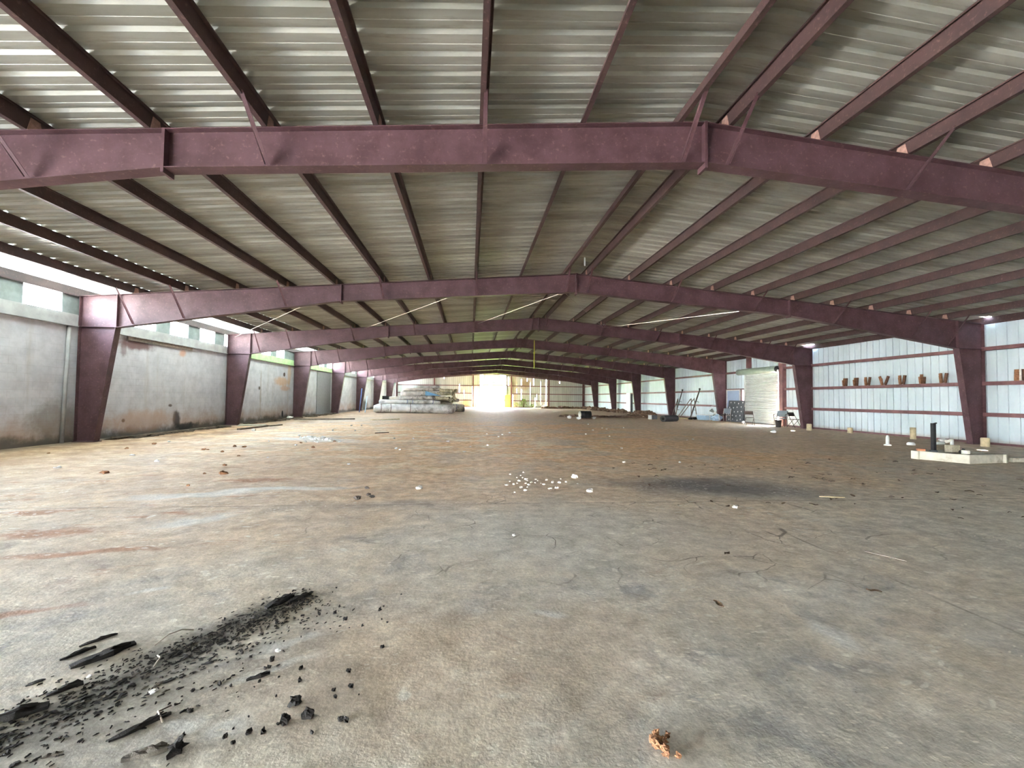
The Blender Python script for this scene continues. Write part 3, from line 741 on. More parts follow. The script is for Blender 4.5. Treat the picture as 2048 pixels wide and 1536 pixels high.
tag(MB().box(12.75,16.6,9.3,9.5,0,0.1).build('low_sill', M['conc']), 'low concrete sill running right from the curb box', 'curb')
def cyl(name, x, y, r, h, mat, label, z=0.0, cap=True, grp=None, inner=None):
    prof = [(r,0),(r,h),(r*0.8,h),(r*0.8,h*0.4),(0.001,h*0.4)] if not cap else [(r,0),(r,h*0.93),(r*0.86,h),(0.001,h)]
    o = MB().lathe(prof, 16).build(name, mat, loc=(x,y,z)); tag(o, label, 'pipe', grp); return o
cyl('pipe_stub', 16.37, 20.0, 0.11, 0.30, M['cream'], 'cream pipe stub by the third right column', grp='pipe stubs')
cyl('pipe_stub', 16.85, 18.2, 0.10, 0.24, M['cream'], 'short cream pipe stub between third and second right columns', grp='pipe stubs')
cyl('pipe_stub', 16.75, 15.3, 0.09, 0.44, M['cream'], 'tallest cream pipe stub, near the wall left of the curb', cap=False, grp='pipe stubs')
cyl('pipe_stub', 16.5, 12.75, 0.11, 0.28, M['cream'], 'cream capped stub right of the near right column', grp='pipe stubs')
t_ = empty('pipe_stub', (13.32,12.99,0), 'white capped pipe stub with a flange, standing alone', 'pipe', 'pipe stubs')
MB().lathe([(0.045,0),(0.045,0.26),(0.03,0.32),(0.001,0.33)],14).build('pipe', M['white'], t_); MB().lathe([(0.1,0),(0.1,0.03),(0.045,0.05)],14).build('flange', M['white'], t_)
tag(MB().lathe([(0.11,0),(0.11,0.05),(0.07,0.09),(0.001,0.09)],14).build('drain_stub', M['white'], loc=(14.33,13.16,0)), 'low white floor cap left of the black post', 'cap')
t_ = empty('black_post', (11.25,9.78,0.15), 'black square post with a side arm, in the curb box', 'post')
MB().box(-0.036,0.036,-0.036,0.036,0,0.73).build('post', M['black'], t_); MB().bar((0,0,0.715),(0.2,0.1,0.73),0.028).build('arm', M['black'], t_)
t_ = empty('white_drain_pipe', (15.2,13.2,0), 'white bent drain pipe standing behind the black post', 'pipe')
MB().tube([(0,0,0.04),(0,0,0.35),(0,0,0.68)],0.05,10).build('pipe', M['white'], t_); MB().tube([(0,0,0.4),(0,0,0.2)],0.06,10).build('collar', M['white'], t_); MB().tube([(-0.02,0,0.06),(0.1,-0.02,0.06),(0.3,-0.05,0.06)],0.05,10).build('elbow', M['white'], t_)
cyl('pipe_collar', 11.62, 9.38, 0.075, 0.1, M['dirty_white'], 'cream pipe collar on the near edge of the curb', z=0.17)
tag(MB().box(-0.11,0.11,-0.09,0.09,0,0.2).build('cinder_block', M['block'], loc=(11.8,9.82,0.15), bevel=0.008), 'tan cinder block standing in the curb box', 'block')
t_ = empty('white_pipe_tee', (11.82,9.84,0.35), 'white pipe elbow sitting on the cinder block', 'pipe')
MB().tube([(0,0,0),(0,0,0.13)],0.035,10).build('riser', M['white'], t_); MB().tube([(0.03,0,0.12),(-0.12,0.05,0.07)],0.035,10).build('branch', M['dirty_white'], t_)
tag(MB().tube([(11.08,9.72,0.2),(11.2,9.66,0.2)],0.04,10).build('pipe_elbow', M['slate'],), 'grey pipe end lying on the curb by the black post', 'pipe')
tag(MB().bar((10.93,9.9,0.225),(11.06,9.82,0.225),0.08,0.05).build('brick', M['orange']), 'orange brick piece on the curb rim', 'brick')
tag(MB().blob((11.78,9.56,0.2),(0.07,0.06,0.08),3).build('dark_rag', M['black']), 'dark lump on the curb beside the pipe collar', 'rag')
tag(MB().blob((16.7,14.2,0.06),(0.16,0.1,0.07),8,0.2).build('white_lump', M['white']), 'white lump on the floor by the near right column', 'lump')

# ------------------------------------------------------------------ chairs
def folding_chair(loc, rz, label, m_frame, m_pad, grp='folding chairs'):
    r = empty('folding_chair', loc, label, 'chair', grp, rz)
    w = 0.22
    for s in (-1, 1):
        MB().tube([(s*w,-0.24,0),(s*w,0.12,0.62),(s*w*0.96,0.2,0.80)],0.013,8).build('leg', m_frame, r)
        MB().tube([(s*w*0.9,0.26,0),(s*w*0.9,-0.14,0.44)],0.013,8).build('leg', m_frame, r)
    MB().tube([(-w,-0.2,0.07),(w,-0.2,0.07)],0.009,6).build('stretcher', m_frame, r); MB().tube([(-w*0.9,0.2,0.08),(w*0.9,0.2,0.08)],0.009,6).build('stretcher', m_frame, r)
    MB().box(-w*0.95,w*0.95,-0.2,0.16,0.42,0.445).build('seat', m_pad, r, bevel=0.01)
    mb = MB()
    vs = []; 
    for z, y in ((0.60,0.125),(0.70,0.155),(0.80,0.2)):
        for k in range(7):
            u = -1+2*k/6; vs.append((u*w*0.98, y+0.035*(1-u*u), z))
    fs = [(i*7+k, i*7+k+1, (i+1)*7+k+1, (i+1)*7+k) for i in range(2) for k in range(6)]
    mb.add(vs, fs, True); o = mb.build('backrest', m_pad, r); md = o.modifiers.new('thick','SOLIDIFY'); md.thickness = 0.018
    return r
folding_chair((15.8,23.75,0), 2.75+math.pi, 'brown folding chair with its back to us before the roller shutter', M['chair_brown'], M['chair_brown'])
folding_chair((17.1,21.95,0), 0.25, 'folding chair seen from the side next to the third right column', M['dark'], M['black'])
def stack_chair(loc, rz, label, m_frame, m_back, m_seat, arms=False):
    r = empty('stacking_chair', loc, label, 'chair', 'upright chairs by the roller door', rz)
    w = 0.25
    for s in (-1, 1):
        MB().tube([(s*w,-0.22,0),(s*w,-0.24,0.43)],0.014,8).build('leg', m_frame, r)
        MB().tube([(s*w,0.28,0),(s*w,0.22,0.42),(s*w,0.27,0.62),(s*w,0.34,0.86)],0.014,8).build('leg', m_frame, r)
        MB().tube([(s*w,-0.24,0.42),(s*w,0.22,0.42)],0.014,8).build('side_rail', m_frame, r)
        if arms: MB().tube([(s*(w+0.02),-0.24,0.42),(s*(w+0.03),-0.22,0.66),(s*(w+0.03),0.2,0.68),(s*w,0.3,0.72)],0.014,8).build('armrest', m_frame, r)
    MB().box(-w,w,-0.24,0.22,0.42,0.47).build('seat', m_seat, r, bevel=0.015)
    o = MB().hexa([(-w,0.255,0.52),(w,0.255,0.52),(w,0.28,0.52),(-w,0.28,0.52),(-w,0.335,0.87),(w,0.335,0.87),(w,0.36,0.87),(-w,0.36,0.87)]).build('backrest', m_back, r, bevel=0.02)
    return r
stack_chair((16.8,27.85,0), -1.1, 'cream framed chair with grey back and black seat, before the dotted board', M['dirty_white'], M['seat_grey'], M['black'])
stack_chair((16.95,22.75,0), -0.9, 'grey padded armchair in the light gap beside the roller shutter', M['dark'], M['seat_grey'], M['seat_grey'], True)
t_ = empty('waste_bucket', (16.4,22.2,0), 'dark bucket on the floor before the grey armchair', 'bucket')
MB().lathe([(0.13,0.0),(0.17,0.36),(0.18,0.38),(0.16,0.38),(0.12,0.02),(0.001,0.02)],18).build('body', M['dark'], t_); MB().tube([(0.17,0,0.36),(0.12,0.05,0.44),(-0.12,0.05,0.44),(-0.17,0,0.36)],0.008,6).build('handle', M['chrome'], t_)
# dotted board leaning by the door
root = empty('dotted_board', (17.25,27.45,0), 'tall slate grey board with rows of white dots, leaning by the blue door', 'board')
Mx = Matrix.Rotation(math.radians(8), 4, 'Y')
MB().obox((0.03,1.75,1.4), Matrix.Translation((0.05,0,0.7)) @ Mx).build('panel', M['slate'], root)
mb = MB(); random.seed(2)
for j in range(5):
    for i in range(4):
        yy = -0.7+0.42*i+(0.12 if j % 2 else 0)+random.uniform(-.05,.05); zz = -0.55+0.27*j+random.uniform(-.04,.04)
        c = Matrix.Translation((0.05,0,0.7)) @ Mx @ Matrix.Translation((-0.017,yy,zz)) @ Matrix.Rotation(-math.pi/2,4,'Y')
        mb.lathe([(0.05,0),(0.045,0.006),(0.001,0.006)],12,c)
mb.build('white_dots', M['white'], root)
tag(MB().obox((0.04,0.5,1.0), Matrix.Translation((17.4,26.85,0.5))).build('metal_sheet', M['slate']), 'narrow grey metal sheet between the dotted board and the shutter', 'sheet')
tag(MB().blob((16.3,25.03,0.09),0.11,2,0.15,12,8,0.8,sm=True).build('white_ball', M['white']), 'white ball on the floor left of the brown folding chair', 'ball')
tag(MB().blob((13.1,18.04,0.06),(0.12,0.09,0.07),5,0.2).build('white_lump', M['white']), 'white lump on the open floor in front of the roller door', 'lump')

# ------------------------------------------------------------------ pole stand, fan, tub, roll, drum
root = empty('pole_stand', (0,0,0), 'rusty pole stand with two tall leaning poles against the right wall', 'stand')
def P3(px_, y, z): return Vector((px_, y, z))
S_ = [((15.6,32.6,0.0),(16.2,32.5,2.12),0.035,'pole'), ((15.75,30.5,0.0),(16.5,30.5,2.15),0.05,'pole'),
      ((15.2,32.3,0.02),(15.7,32.2,1.5),0.03,'leg'), ((15.6,32.4,0.02),(15.75,32.3,1.4),0.03,'leg'),
      ((15.5,32.0,0.02),(16.2,31.2,1.5),0.03,'brace'), ((15.7,32.0,0.02),(16.3,31.0,1.45),0.03,'brace'),
      ((15.8,30.4,0.0),(15.92,30.6,1.5),0.028,'leg'), ((16.2,30.3,0.0),(16.1,30.55,1.55),0.028,'leg')]
for p, q, r_, nm in S_:
    mb = MB().tube([p, q], r_, 8)
    mb.build(nm, M['chair_brown'] if nm == 'pole' else M['wood_grey'], root)
MB().bar((15.45,32.5,0.05),(15.75,30.45,0.05),0.08,0.08).build('base_rail', M['wood_pale'], root)
for p in ((16.2,32.5,2.15),(16.5,30.5,2.2)): MB().blob(p,0.075,1,0.1,8,6).build('pole_cap', M['black'], root)
for p, q in (((15.97,32.5,1.3),(16.12,32.4,1.24)), ((16.22,30.5,1.35),(16.4,30.4,1.24)), ((15.98,30.5,0.7),(16.14,30.45,0.68)), ((15.78,32.55,0.65),(15.95,32.5,0.64))):
    MB().bar(p, q, 0.03).build('hook', M['dark'], root)
for p in ((15.75,30.4,0.05),(16.1,30.45,0.09)): MB().blob(p,(0.16,0.2,0.1),4,0.2).build('foot_weight', M['black'], root)
root = empty('plastic_tub', (16.55,29.9,0), 'pale blue plastic tub on the floor beside the pole stand', 'tub', rz=0.3)
MB().hexa([(-.3,-.4,0),(.3,-.4,0),(.3,.4,0),(-.3,.4,0),(-.35,-.46,.34),(.35,-.46,.34),(.35,.46,.34),(-.35,.46,.34)]).build('body', M['tub'], root, bevel=0.03)
MB().box(-.37,.37,-.48,.48,.34,.37).build('rim', M['white'], root, bevel=0.01)
root = empty('floor_fan', (16.9,29.2,0), 'round white floor fan among wrapped pieces beside the fourth right column', 'fan', rz=-0.5)
ring = lambda r, y, z, n=24: [(r*math.cos(2*math.pi*k/n), y, z+r*math.sin(2*math.pi*k/n)) for k in range(n)]
for yy in (-0.09, 0.09): MB().tube(ring(0.4,yy,0.52),0.014,6,True).build('guard_ring', M['white'], root)
mb = MB()
for k in range(20):
    a = 2*math.pi*k/20; mb.tube([(0.07*math.cos(a),-0.1,0.52+0.07*math.sin(a)),(0.4*math.cos(a),-0.09,0.52+0.4*math.sin(a))],0.006,4)
mb.build('guard_wires', M['white'], root)
for k in range(3):
    a = 2*math.pi*k/3+0.4; mb = MB(); u = Vector((math.cos(a),0,math.sin(a))); v = Vector((-math.sin(a),0,math.cos(a)))
    c = Vector((0,0,0.52)); mb.hexa([c+u*0.06-v*0.05+Vector((0,-.02,0)),c+u*0.34-v*0.15+Vector((0,-.05,0)),c+u*0.34-v*0.15+Vector((0,-.04,0)),c+u*0.06-v*0.05+Vector((0,-.01,0)),c+u*0.06+v*0.05+Vector((0,.02,0)),c+u*0.36+v*0.12+Vector((0,.05,0)),c+u*0.36+v*0.12+Vector((0,.06,0)),c+u*0.06+v*0.05+Vector((0,.03,0))]); mb.build('blade', M['slate'], root)
MB().tube([(0,-0.1,0.52),(0,0.2,0.52)],0.09,14).build('motor_hub', M['white'], root)
MB().tube([(-0.25,0,0.88),(-0.2,0,1.0),(0,0,1.04),(0.2,0,1.0),(0.25,0,0.88)],0.015,6).build('handle', M['white'], root)
for s in (-1,1): MB().bar((s*0.32,-0.22,0.02),(s*0.32,0.22,0.02),0.04).bar((s*0.32,0,0.02),(s*0.36,0,0.4),0.03).build('foot', M['white'], root)
tag(MB().blob((16.8,28.75,0.22),(0.3,0.34,0.24),7,0.3,12,8).build('plastic_bag', M['tub']), 'clear wrinkled plastic bag at the foot of the fourth right column', 'bag')
root = empty('black_roll', (12.75,27.3,0.2), 'black roll lying on the floor in front of the pole stand', 'roll')
d = Vector((0.85,0.55,0)).normalized()
MB().tube([(-d*0.75), (d*0.75)],0.2,20,cap=False).tube([(-d*0.75), (d*0.75)],0.09,14,cap=False).build('wrap', M['black'], root)
mb = MB()
for s in (-1,1):
    q = Matrix.Translation(d*0.75*s) @ d.to_track_quat('Z','Y').to_matrix().to_4x4(); mb.lathe([(0.09,0),(0.2,0)],20,q)
mb.build('end_face', M['dark'], root)
root = empty('black_drum', (7.9,29.95,0.3), 'black drum with a white end, lying on the far floor near centre', 'drum', rz=0.1)
MB().tube([(-0.36,0,0),(0.4,0,0)],0.25,20).build('body', M['black'], root)
for xx in (-0.12,0.14): MB().tube([(xx-0.012,0,0),(xx+0.012,0,0)],0.262,20).build('hoop', M['dark'], root)
MB().lathe([(0.25,0),(0.25,0.03),(0.2,0.05),(0.19,0.03),(0.001,0.03)],20,Matrix.Translation((-0.36,0,0)) @ Matrix.Rotation(-math.pi/2,4,'Y')).build('lid', M['dirty_white'], root)
tag(MB().bar((7.5,29.85,0.03),(8.4,29.95,0.03),0.18,0.06).build('skid_board', M['wood_dark']), 'dark board under the black drum', 'board')
for i, (x, y, s_, lab) in enumerate([(6.95,30.6,0.14,'left of'), (7.35,29.5,0.12,'just in front of'), (8.65,30.3,0.11,'right of')]):
    tag(MB().blob((x,y,s_*0.7),(s_*1.3,s_,s_*0.8),i+11,0.3).build('white_lump', M['white']), 'white lump on the floor %s the black drum' % lab, 'lump', 'white lumps around the drum')
root = empty('grey_carton', (12.9,30.4,0), 'small grey carton with a white end, left of the pole stand', 'carton', rz=0.2)
MB().box(-0.15,0.3,-0.2,0.2,0,0.3).build('body', M['slate'], root, bevel=0.01); MB().box(-0.2,-0.15,-0.19,0.19,0.0,0.3).build('end_cap', M['white'], root, bevel=0.01)
root = empty('white_board', (17.0,46.3,0), 'tall white panel standing against the right wall between sixth and seventh columns', 'panel')
MB().box(-0.04,0.04,-0.6,0.6,0,2.1).build('face', M['white'], root, bevel=0.01); MB().box(0.04,0.25,-0.6,-0.5,0,2.0).build('side_return', M['slate'], root)

# ------------------------------------------------------------------ dirt banks (uncountable)
def bank(name, label, segs, seed, mat, k=1.0):
    mb = MB(); random.seed(seed)
    for (x0, y0, x1, y1, w, h, n) in segs:
        for i in range(n):
            t = random.random(); s = random.uniform(0.3, 1.0)
            x = x0+(x1-x0)*t+random.gauss(0, w*0.4); y = y0+(y1-y0)*t+random.gauss(0, w*0.4)
            mb.blob((x, y, h*s*0.1), (k*s*random.uniform(.35,.9), k*s*random.uniform(.35,.9), h*s), i+seed*50, 0.4, 10, 6, rot=random.random()*6)
    return tag(mb.build(name, mat), label, 'dirt', kind='stuff')
bank('dirt_bank', 'brown rubble and dirt heaped along the far right wall', [(15.6,37.5,15.9,60,0.7,0.35,56),(10,61,16,62,0.9,0.3,26)], 3, M['soil'])
bank('dirt_ridge', 'low ridge of dark dirt behind the black drum', [(7.0,34,13,32.5,0.6,0.14,34),(12,33,14.4,35,0.5,0.2,24)], 6, M['soil'])
bank('soil_strip', 'black soil and leaf litter along the foot of the left wall', [(-10.45,14.6,-10.45,20.2,0.1,0.06,40),(-10.45,22.2,-10.45,28,0.1,0.07,40),(-10.45,29.6,-10.45,35.5,0.1,0.1,36)], 9, M['dirt_black'], 0.5)

# ------------------------------------------------------------------ bundle pile at the far left
random.seed(11)
def bundle(name, x0, x1, y, z0, z1, label, cat, mat, tilt=0.0, depth=0.8, seed=0, round_=0.35, sag=0.03, group='bundles in the pile'):
    # long lumpy bundle with a rounded rectangular section
    root = empty(name, ((x0+x1)/2, y, z0), label, cat, group)
    L = x1-x0; H = z1-z0; nl, nc = 26, 16; vs = []; fs = []
    for i in range(nl+1):
        u = i/nl; xx = -L/2+L*u
        e = min(u, 1-u)*L; k = 1.0 if e > 0.35 else 0.72+0.28*math.sqrt(max(0, 1-((0.35-e)/0.35)**2))
        for c in range(nc):
            a = 2*math.pi*c/nc; ca, sa = math.cos(a), math.sin(a)
            q = 0.35+0.5*(1-round_)*0.5
            yy = math.copysign(abs(ca)**(0.55+round_*0.4), ca)*depth/2*k; zz = math.copysign(abs(sa)**(0.55+round_*0.4), sa)*H/2*k
            nn = mnoise.noise(Vector((xx*0.9+seed*7, ca*1.2, sa*1.2+seed)))*0.10*H*2 + 0.05*mnoise.noise(Vector((xx*2.6+seed, ca*2.5, sa*2.5)))
            vs.append((xx, yy*(1+nn), H/2+zz*(1+nn)+tilt*xx + sag*mnoise.noise(Vector((xx*0.4, seed, 0)))))
    for i in range(nl):
        for c in range(nc): fs.append((i*nc+c, i*nc+(c+1) % nc, (i+1)*nc+(c+1) % nc, (i+1)*nc+c))
    fs += [tuple(range(nc-1,-1,-1)), tuple(nl*nc+c for c in range(nc))]
    MB().add(vs, fs, True).build('cover', mat, root)
    return root, L, H, depth
def straps(b, xs, mat):
    root, L, H, dp = b
    for x in xs:
        MB().tube([(x,-dp/2-0.03,H*1.02),(x+0.03,-dp/2-0.05,H*0.5),(x-0.02,-dp/2-0.04,H*0.1)],0.022,6).build('strap', mat, root)
b = bundle('wrapped_bundle', -8.1, -1.35, 38.4, 0.0, 0.78, 'longest pale wrapped bundle at the bottom front of the pile', 'bundle', M['bundle'], seed=1, depth=1.1); straps(b, (-2.7,-1.9,-0.3), M['wood_dark'])
b = bundle('wrapped_bundle', -7.7, -2.55, 38.5, 0.78, 1.14, 'pale rolled bundle lying second from the floor in the pile', 'bundle', M['bundle'], seed=2, depth=0.8, round_=0.9); straps(b, (-0.2,0.25,1.95), M['blue_strap'])
b = bundle('wrapped_bundle', -6.9, -3.25, 38.7, 1.14, 1.46, 'brownish flat bundle third up on the left of the pile', 'bundle', M['bundle2'], tilt=0.02, seed=3, depth=0.8); straps(b, (-0.9,), M['white'])
bundle('wrapped_bundle', -6.8, -1.6, 39.7, 0.0, 1.0, 'thick grey bundle on the floor hidden behind the bottom bundle', 'bundle', M['bundle2'], seed=12, depth=1.1)
bundle('wrapped_bundle', -5.2, -2.4, 39.6, 1.0, 1.38, 'grey bundle tucked behind the rolled one in mid pile', 'bundle', M['bundle2'], seed=4, depth=0.7)
bundle('wrapped_bundle', -6.1, -2.7, 39.6, 1.4, 1.92, 'grey bundle near the top carrying the blue tarp', 'bundle', M['bundle2'], seed=5, depth=0.8)
bundle('wrapped_bundle', -5.9, -2.65, 39.7, 1.92, 2.2, 'dark grey bundle second from the top of the pile', 'bundle', M['bundle2'], tilt=0.03, seed=6, depth=0.7)
bundle('wrapped_bundle', -4.7, -2.75, 39.7, 2.18, 2.42, 'short pale bundle topping the pile', 'bundle', M['bundle'], seed=7, depth=0.6)
b = bundle('wrapped_bundle', -2.3, -0.55, 43.5, 0.0, 0.75, 'grey bundle sticking out on the right behind the pile', 'bundle', M['bundle'], seed=8, depth=1.2, round_=0.8); straps(b, (-0.2,0.1), M['blue_strap'])
bundle('wrapped_bundle', -2.9, -1.0, 39.5, 1.0, 1.3, 'dark lower bundle in the right end of the pile', 'bundle', M['bundle2'], seed=9, depth=0.8)
def log(x0, x1, y, z, r, label, seed, tilt=0):
    root = empty('log', ((x0+x1)/2, y, z), label, 'log', 'logs in the pile'); n = 12
    pts = [(-(x1-x0)/2+(x1-x0)*i/n, 0.06*mnoise.noise(Vector((i*0.5,seed,0))), tilt*(i-n/2)/n+0.05*mnoise.noise(Vector((i*0.5,seed,3)))) for i in range(n+1)]
    MB().tube(pts, [r*(1+0.12*mnoise.noise(Vector((i*0.9,seed,7)))) for i in range(n+1)], 12).build('trunk', M['log'], root)
    MB().tube([Vector(pts[-1])-Vector((0.0,0,0)), Vector(pts[-1])+Vector((0.012,0,0))], r*0.86, 12).build('cut_end', M['wood_pale'], root)
log(-2.7, -1.15, 39.2, 1.98, 0.15, 'mossy log at the top right of the pile', 2)
log(-2.9, -1.35, 39.0, 1.68, 0.13, 'dark log under the top right log of the pile', 5)
log(-3.0, -1.75, 38.6, 1.3, 0.16, 'log with a pale cut end at the right of the pile', 8)
mb = MB(); random.seed(5)
for i in range(26): mb.blob((-1.55+random.gauss(0,.12), 38.8+random.gauss(0,.1), 1.0+random.random()*0.9), (random.uniform(.05,.14),.08,random.uniform(.05,.16)), i, 0.5, 7, 5)
tag(mb.build('moss_clump', M['log']), 'ragged mossy growth hanging off the right end of the pile', 'moss', kind='stuff')
mb = MB(); nx, nz = 10, 8; vs = []
for j in range(nz+1):
    for i in range(nx+1):
        u, v = i/nx, j/nz; wdt = 0.35+0.65*(v)
        vs.append((-3.85+0.95*u*(1-0.0*v)+0.45*(1-v)*1.0*(u), 38.28-0.0*v+0.04*mnoise.noise(Vector((u*4,v*4,1))), 1.5+0.4*v*(1-0.75*u)+0.02))
tag(mb.add(vs, [(j*(nx+1)+i, j*(nx+1)+i+1, (j+1)*(nx+1)+i+1, (j+1)*(nx+1)+i) for j in range(nz) for i in range(nx)], True).build('tarp_piece', M['blue']), 'light blue tarp corner draped on the pile', 'tarp')
o = bpy.data.objects[-1] if False else None
for p, q, lab, mt in [((-9.6,39.5,0.0),(-9.9,41.5,2.1),'long pale pole leaning on the seventh left column',M['blue_strap']), ((-9.0,39.0,0.0),(-9.2,40.5,1.4),'shorter pale pole leaning left of the pile',M['tub'])]:
    tag(MB().tube([p,q],0.035,8).build('leaning_pole', mt), lab, 'pole', 'poles leaning left of the pile')
tag(MB().box(-0.25,0.25,-0.25,0.25,0,0.28).build('dark_box', M['black'], loc=(-7.2,38.6,1.16)), 'black box on the left end of the pile', 'box')

# ------------------------------------------------------------------ planks and sticks on the floor at left
def plank(p, q, w, h, mat, label, cat='plank'):
    tag(MB().bar((p[0],p[1],h/2+0.004),(q[0],q[1],h/2+0.004),w,h).build('plank' if cat == 'plank' else 'stick', mat, bevel=0.006), label, cat)
plank((-9.0,18.2),(-8.85,20.3),0.12,0.06,M['wood_grey'],'weathered plank on the floor before the third left column')
plank((-8.8,20.4),(-8.6,21.2),0.1,0.05,M['wood_grey'],'shorter plank just beyond the weathered plank at left')
plank((-9.9,26.0),(-6.8,26.98),0.14,0.07,M['wood_grey'],'long grey board on the floor before the fourth left column')
plank((-5.7,26.2),(-4.3,27.3),0.2,0.05,M['wood_pale'],'pale board on the clay floor in front of the pile')
plank((-3.5,16.8),(-3.05,17.1),0.03,0.03,M['wood_dark'],'thin dark stick on the clay floor left of centre','stick')
plank((5.0,5.93),(5.33,5.86),0.02,0.012,M['wood_pale'],'pale stick beside the dark stain on the right floor','stick')
plank((3.6,3.75),(3.75,3.5),0.012,0.008,M['wood_grey'],'thin grey twig on the near right floor','stick')
tag(MB().box(-10.2,-9.2,20.6,21.0,0,0.05).build('stone_slab', M['conc']), 'flat pale slab at the foot of the third left column', 'slab')

# ------------------------------------------------------------------ stones and lumps, one by one
def stone(x, y, r, label, mat=None, seed=0, flat=0.6, grp='loose stones on the floor', name='stone', rough=0.3):
    o = MB().blob((0,0,r*flat*0.75),(r*1.15,r*0.85,r*flat),seed,rough,8,6,rot=seed*1.3).build(name, mat or M['stone'], loc=(x,y,0))
    return tag(o, label, 'stone', grp)
for i, (x, y, r, lab, mt) in enumerate([
    (-0.74,6.7,0.05,'white stone standing alone left of centre', 'stone'), (1.82,7.54,0.06,'white flat stone right of centre on the clay', 'stone'), (1.77,6.4,0.05,'pale stone right of centre, nearer than the flat one', 'stone'),
    (-1.47,6.05,0.05,'dark stone at the left end of the small rubble line', 'stone_dark'), (-1.3,6.16,0.035,'dark stone at the right of the small rubble line', 'stone_dark'), (-1.38,6.3,0.03,'dark pebble behind the small rubble line', 'stone_dark'), (-1.5,6.75,0.035,'dark pebble alone behind the rubble line at left', 'stone_dark'),
    (3.38,5.38,0.035,'pale stone on the slab joint in the right floor', 'stone'), (-8.2,17.7,0.09,'white stone beside the weathered plank', 'stone'), (-10.5,27.0,0.16,'pale rock at the foot of the fourth left column', 'stone'),
    (0.45,4.4,0.02,'small white pebble near the centre of the cracked slab', 'stone'), (0.95,7.4,0.03,'pale pebble just left of the white flat stone', 'stone')]):
    stone(x, y, r, lab, M[mt], i+20)
random.seed(21)
for i in range(26):
    x = -4.9+random.gauss(0,0.35); y = 14.5-(x+4.9)*0.9+random.gauss(0,0.16)
    stone(x, y, random.uniform(0.03,0.09), 'pale rubble stone in the scatter on the left floor', None, i+50, grp='rubble scatter on the left floor')
for i in range(34):
    x = 1.0+random.gauss(0,0.35); y = 7.2+random.gauss(0,0.35)
    stone(x, y, random.uniform(0.012,0.028), 'tiny pebble in the scatter right of centre', None, i+90, grp='pebble scatter right of centre')
for i in range(40):
    x = random.uniform(-6,9); y = random.uniform(9,24)
    stone(x, y, random.uniform(0.02,0.045), 'small pale pebble strewn over the clay floor', None, i+140, grp='pebbles on the clay floor')
for i in range(30):
    x = random.uniform(-9.5,-3.5); y = random.uniform(6.5,14)
    stone(x, y, random.uniform(0.025,0.06), 'reddish clay crumb on the left floor', M['clod'] if i % 3 else M['stone'], i+190, 0.5, 'clay crumbs on the left floor', 'clay_crumb', 0.4)
# big clay clod in the foreground, with its crumbs
root = empty('clay_clod', (0.775,1.72,0), 'crumbly tan clay clod on the near floor at bottom right', 'clod')
mb = MB(); random.seed(8)
for i in range(16):
    a = i*0.72; rr = 0.015+0.0022*i
    mb.blob((0.012-0.03*math.sin(i*0.21)+random.uniform(-.026,.026), 0.04-0.0056*i+random.uniform(-.014,.014), 0.014+random.uniform(0,.012)), (random.uniform(.008,.018),random.uniform(.008,.016),random.uniform(.008,.016)), i, 0.5, 7, 5, rot=i)
mb.build('clod_body', M['clod'], root)
for k, (dx, dy) in enumerate(((-0.03,0.0),(-0.005,-0.045),(0.035,-0.06))): MB().blob((dx,dy,0.008),(0.013,0.01,0.012),k+70,0.5,7,5).build('crumb', M['clod'], root)
# dark coke lumps near bottom left
for i, (x, y, r, lab) in enumerate([(-0.75,2.07,0.024,'black lump on the near floor, farthest of three'), (-0.75,1.96,0.022,'black lump on the near floor, lower left of three'), (-0.665,1.985,0.021,'black lump on the near floor, right one of three'), (-1.09,1.83,0.03,'large black lump at the bottom edge of the floor')]):
    stone(x, y, r, lab, M['char'], i+300, 0.9, 'black lumps on the near floor', 'charcoal_lump', 0.5)
# charred sticks
def chip(mb, x, y, L, w, h, a, seed):
    # splintered flake: a tapered bar with jagged ends
    random.seed(seed); n = 5; ca, sa = math.cos(a), math.sin(a); vs = []; fs = []
    for i in range(n+1):
        u = i/n; k = (0.55+0.45*math.sin(math.pi*min(1,max(0,u*0.9+0.05))))*random.uniform(.75,1.1)
        xx = (u-0.5)*L; off = random.uniform(-.15,.15)*w
        for (q, z) in ((-0.5,0),(0.5,0),(0.45,h*random.uniform(.5,1.1)),(-0.45,h*random.uniform(.5,1.1))):
            yy = off+q*w*k; vs.append((x+xx*ca-yy*sa, y+xx*sa+yy*ca, z*k+0.001))
    for i in range(n):
        for c in range(4): fs.append((i*4+c, i*4+(c+1) % 4, (i+1)*4+(c+1) % 4, (i+1)*4+c))
    fs += [(3,2,1,0), (n*4,n*4+1,n*4+2,n*4+3)]
    mb.add(vs, fs)
CH = [(-1.87,2.52,0.26,0.06,0.03,0.95,'large black charred board at the left of the charcoal scatter'), (-2.02,2.68,0.16,0.02,0.012,0.95,'slim charred stick up and left of the large charred board'), (-2.02,2.55,0.14,0.025,0.015,0.95,'charred stick just left of the large charred board'),
      (-1.23,3.08,0.2,0.06,0.03,1.0,'charred splinter bundle at the top of the scatter'), (-1.12,3.13,0.16,0.035,0.02,1.0,'black charred splinter at the far tip of the scatter'), (-1.9,2.07,0.24,0.05,0.03,0.55,'charred board at the left edge of the picture'), (-1.83,2.25,0.12,0.03,0.02,0.75,'charred piece left of the scatter, above the board'),
      (-1.32,1.98,0.2,0.03,0.018,0.85,'long charred stick with a pale side, lower in the scatter'), (-1.2,1.83,0.14,0.04,0.025,0.3,'grey charred chip at the bottom edge of the picture'), (-1.0,2.28,0.1,0.02,0.012,0.5,'small charred stick right of the scatter')]
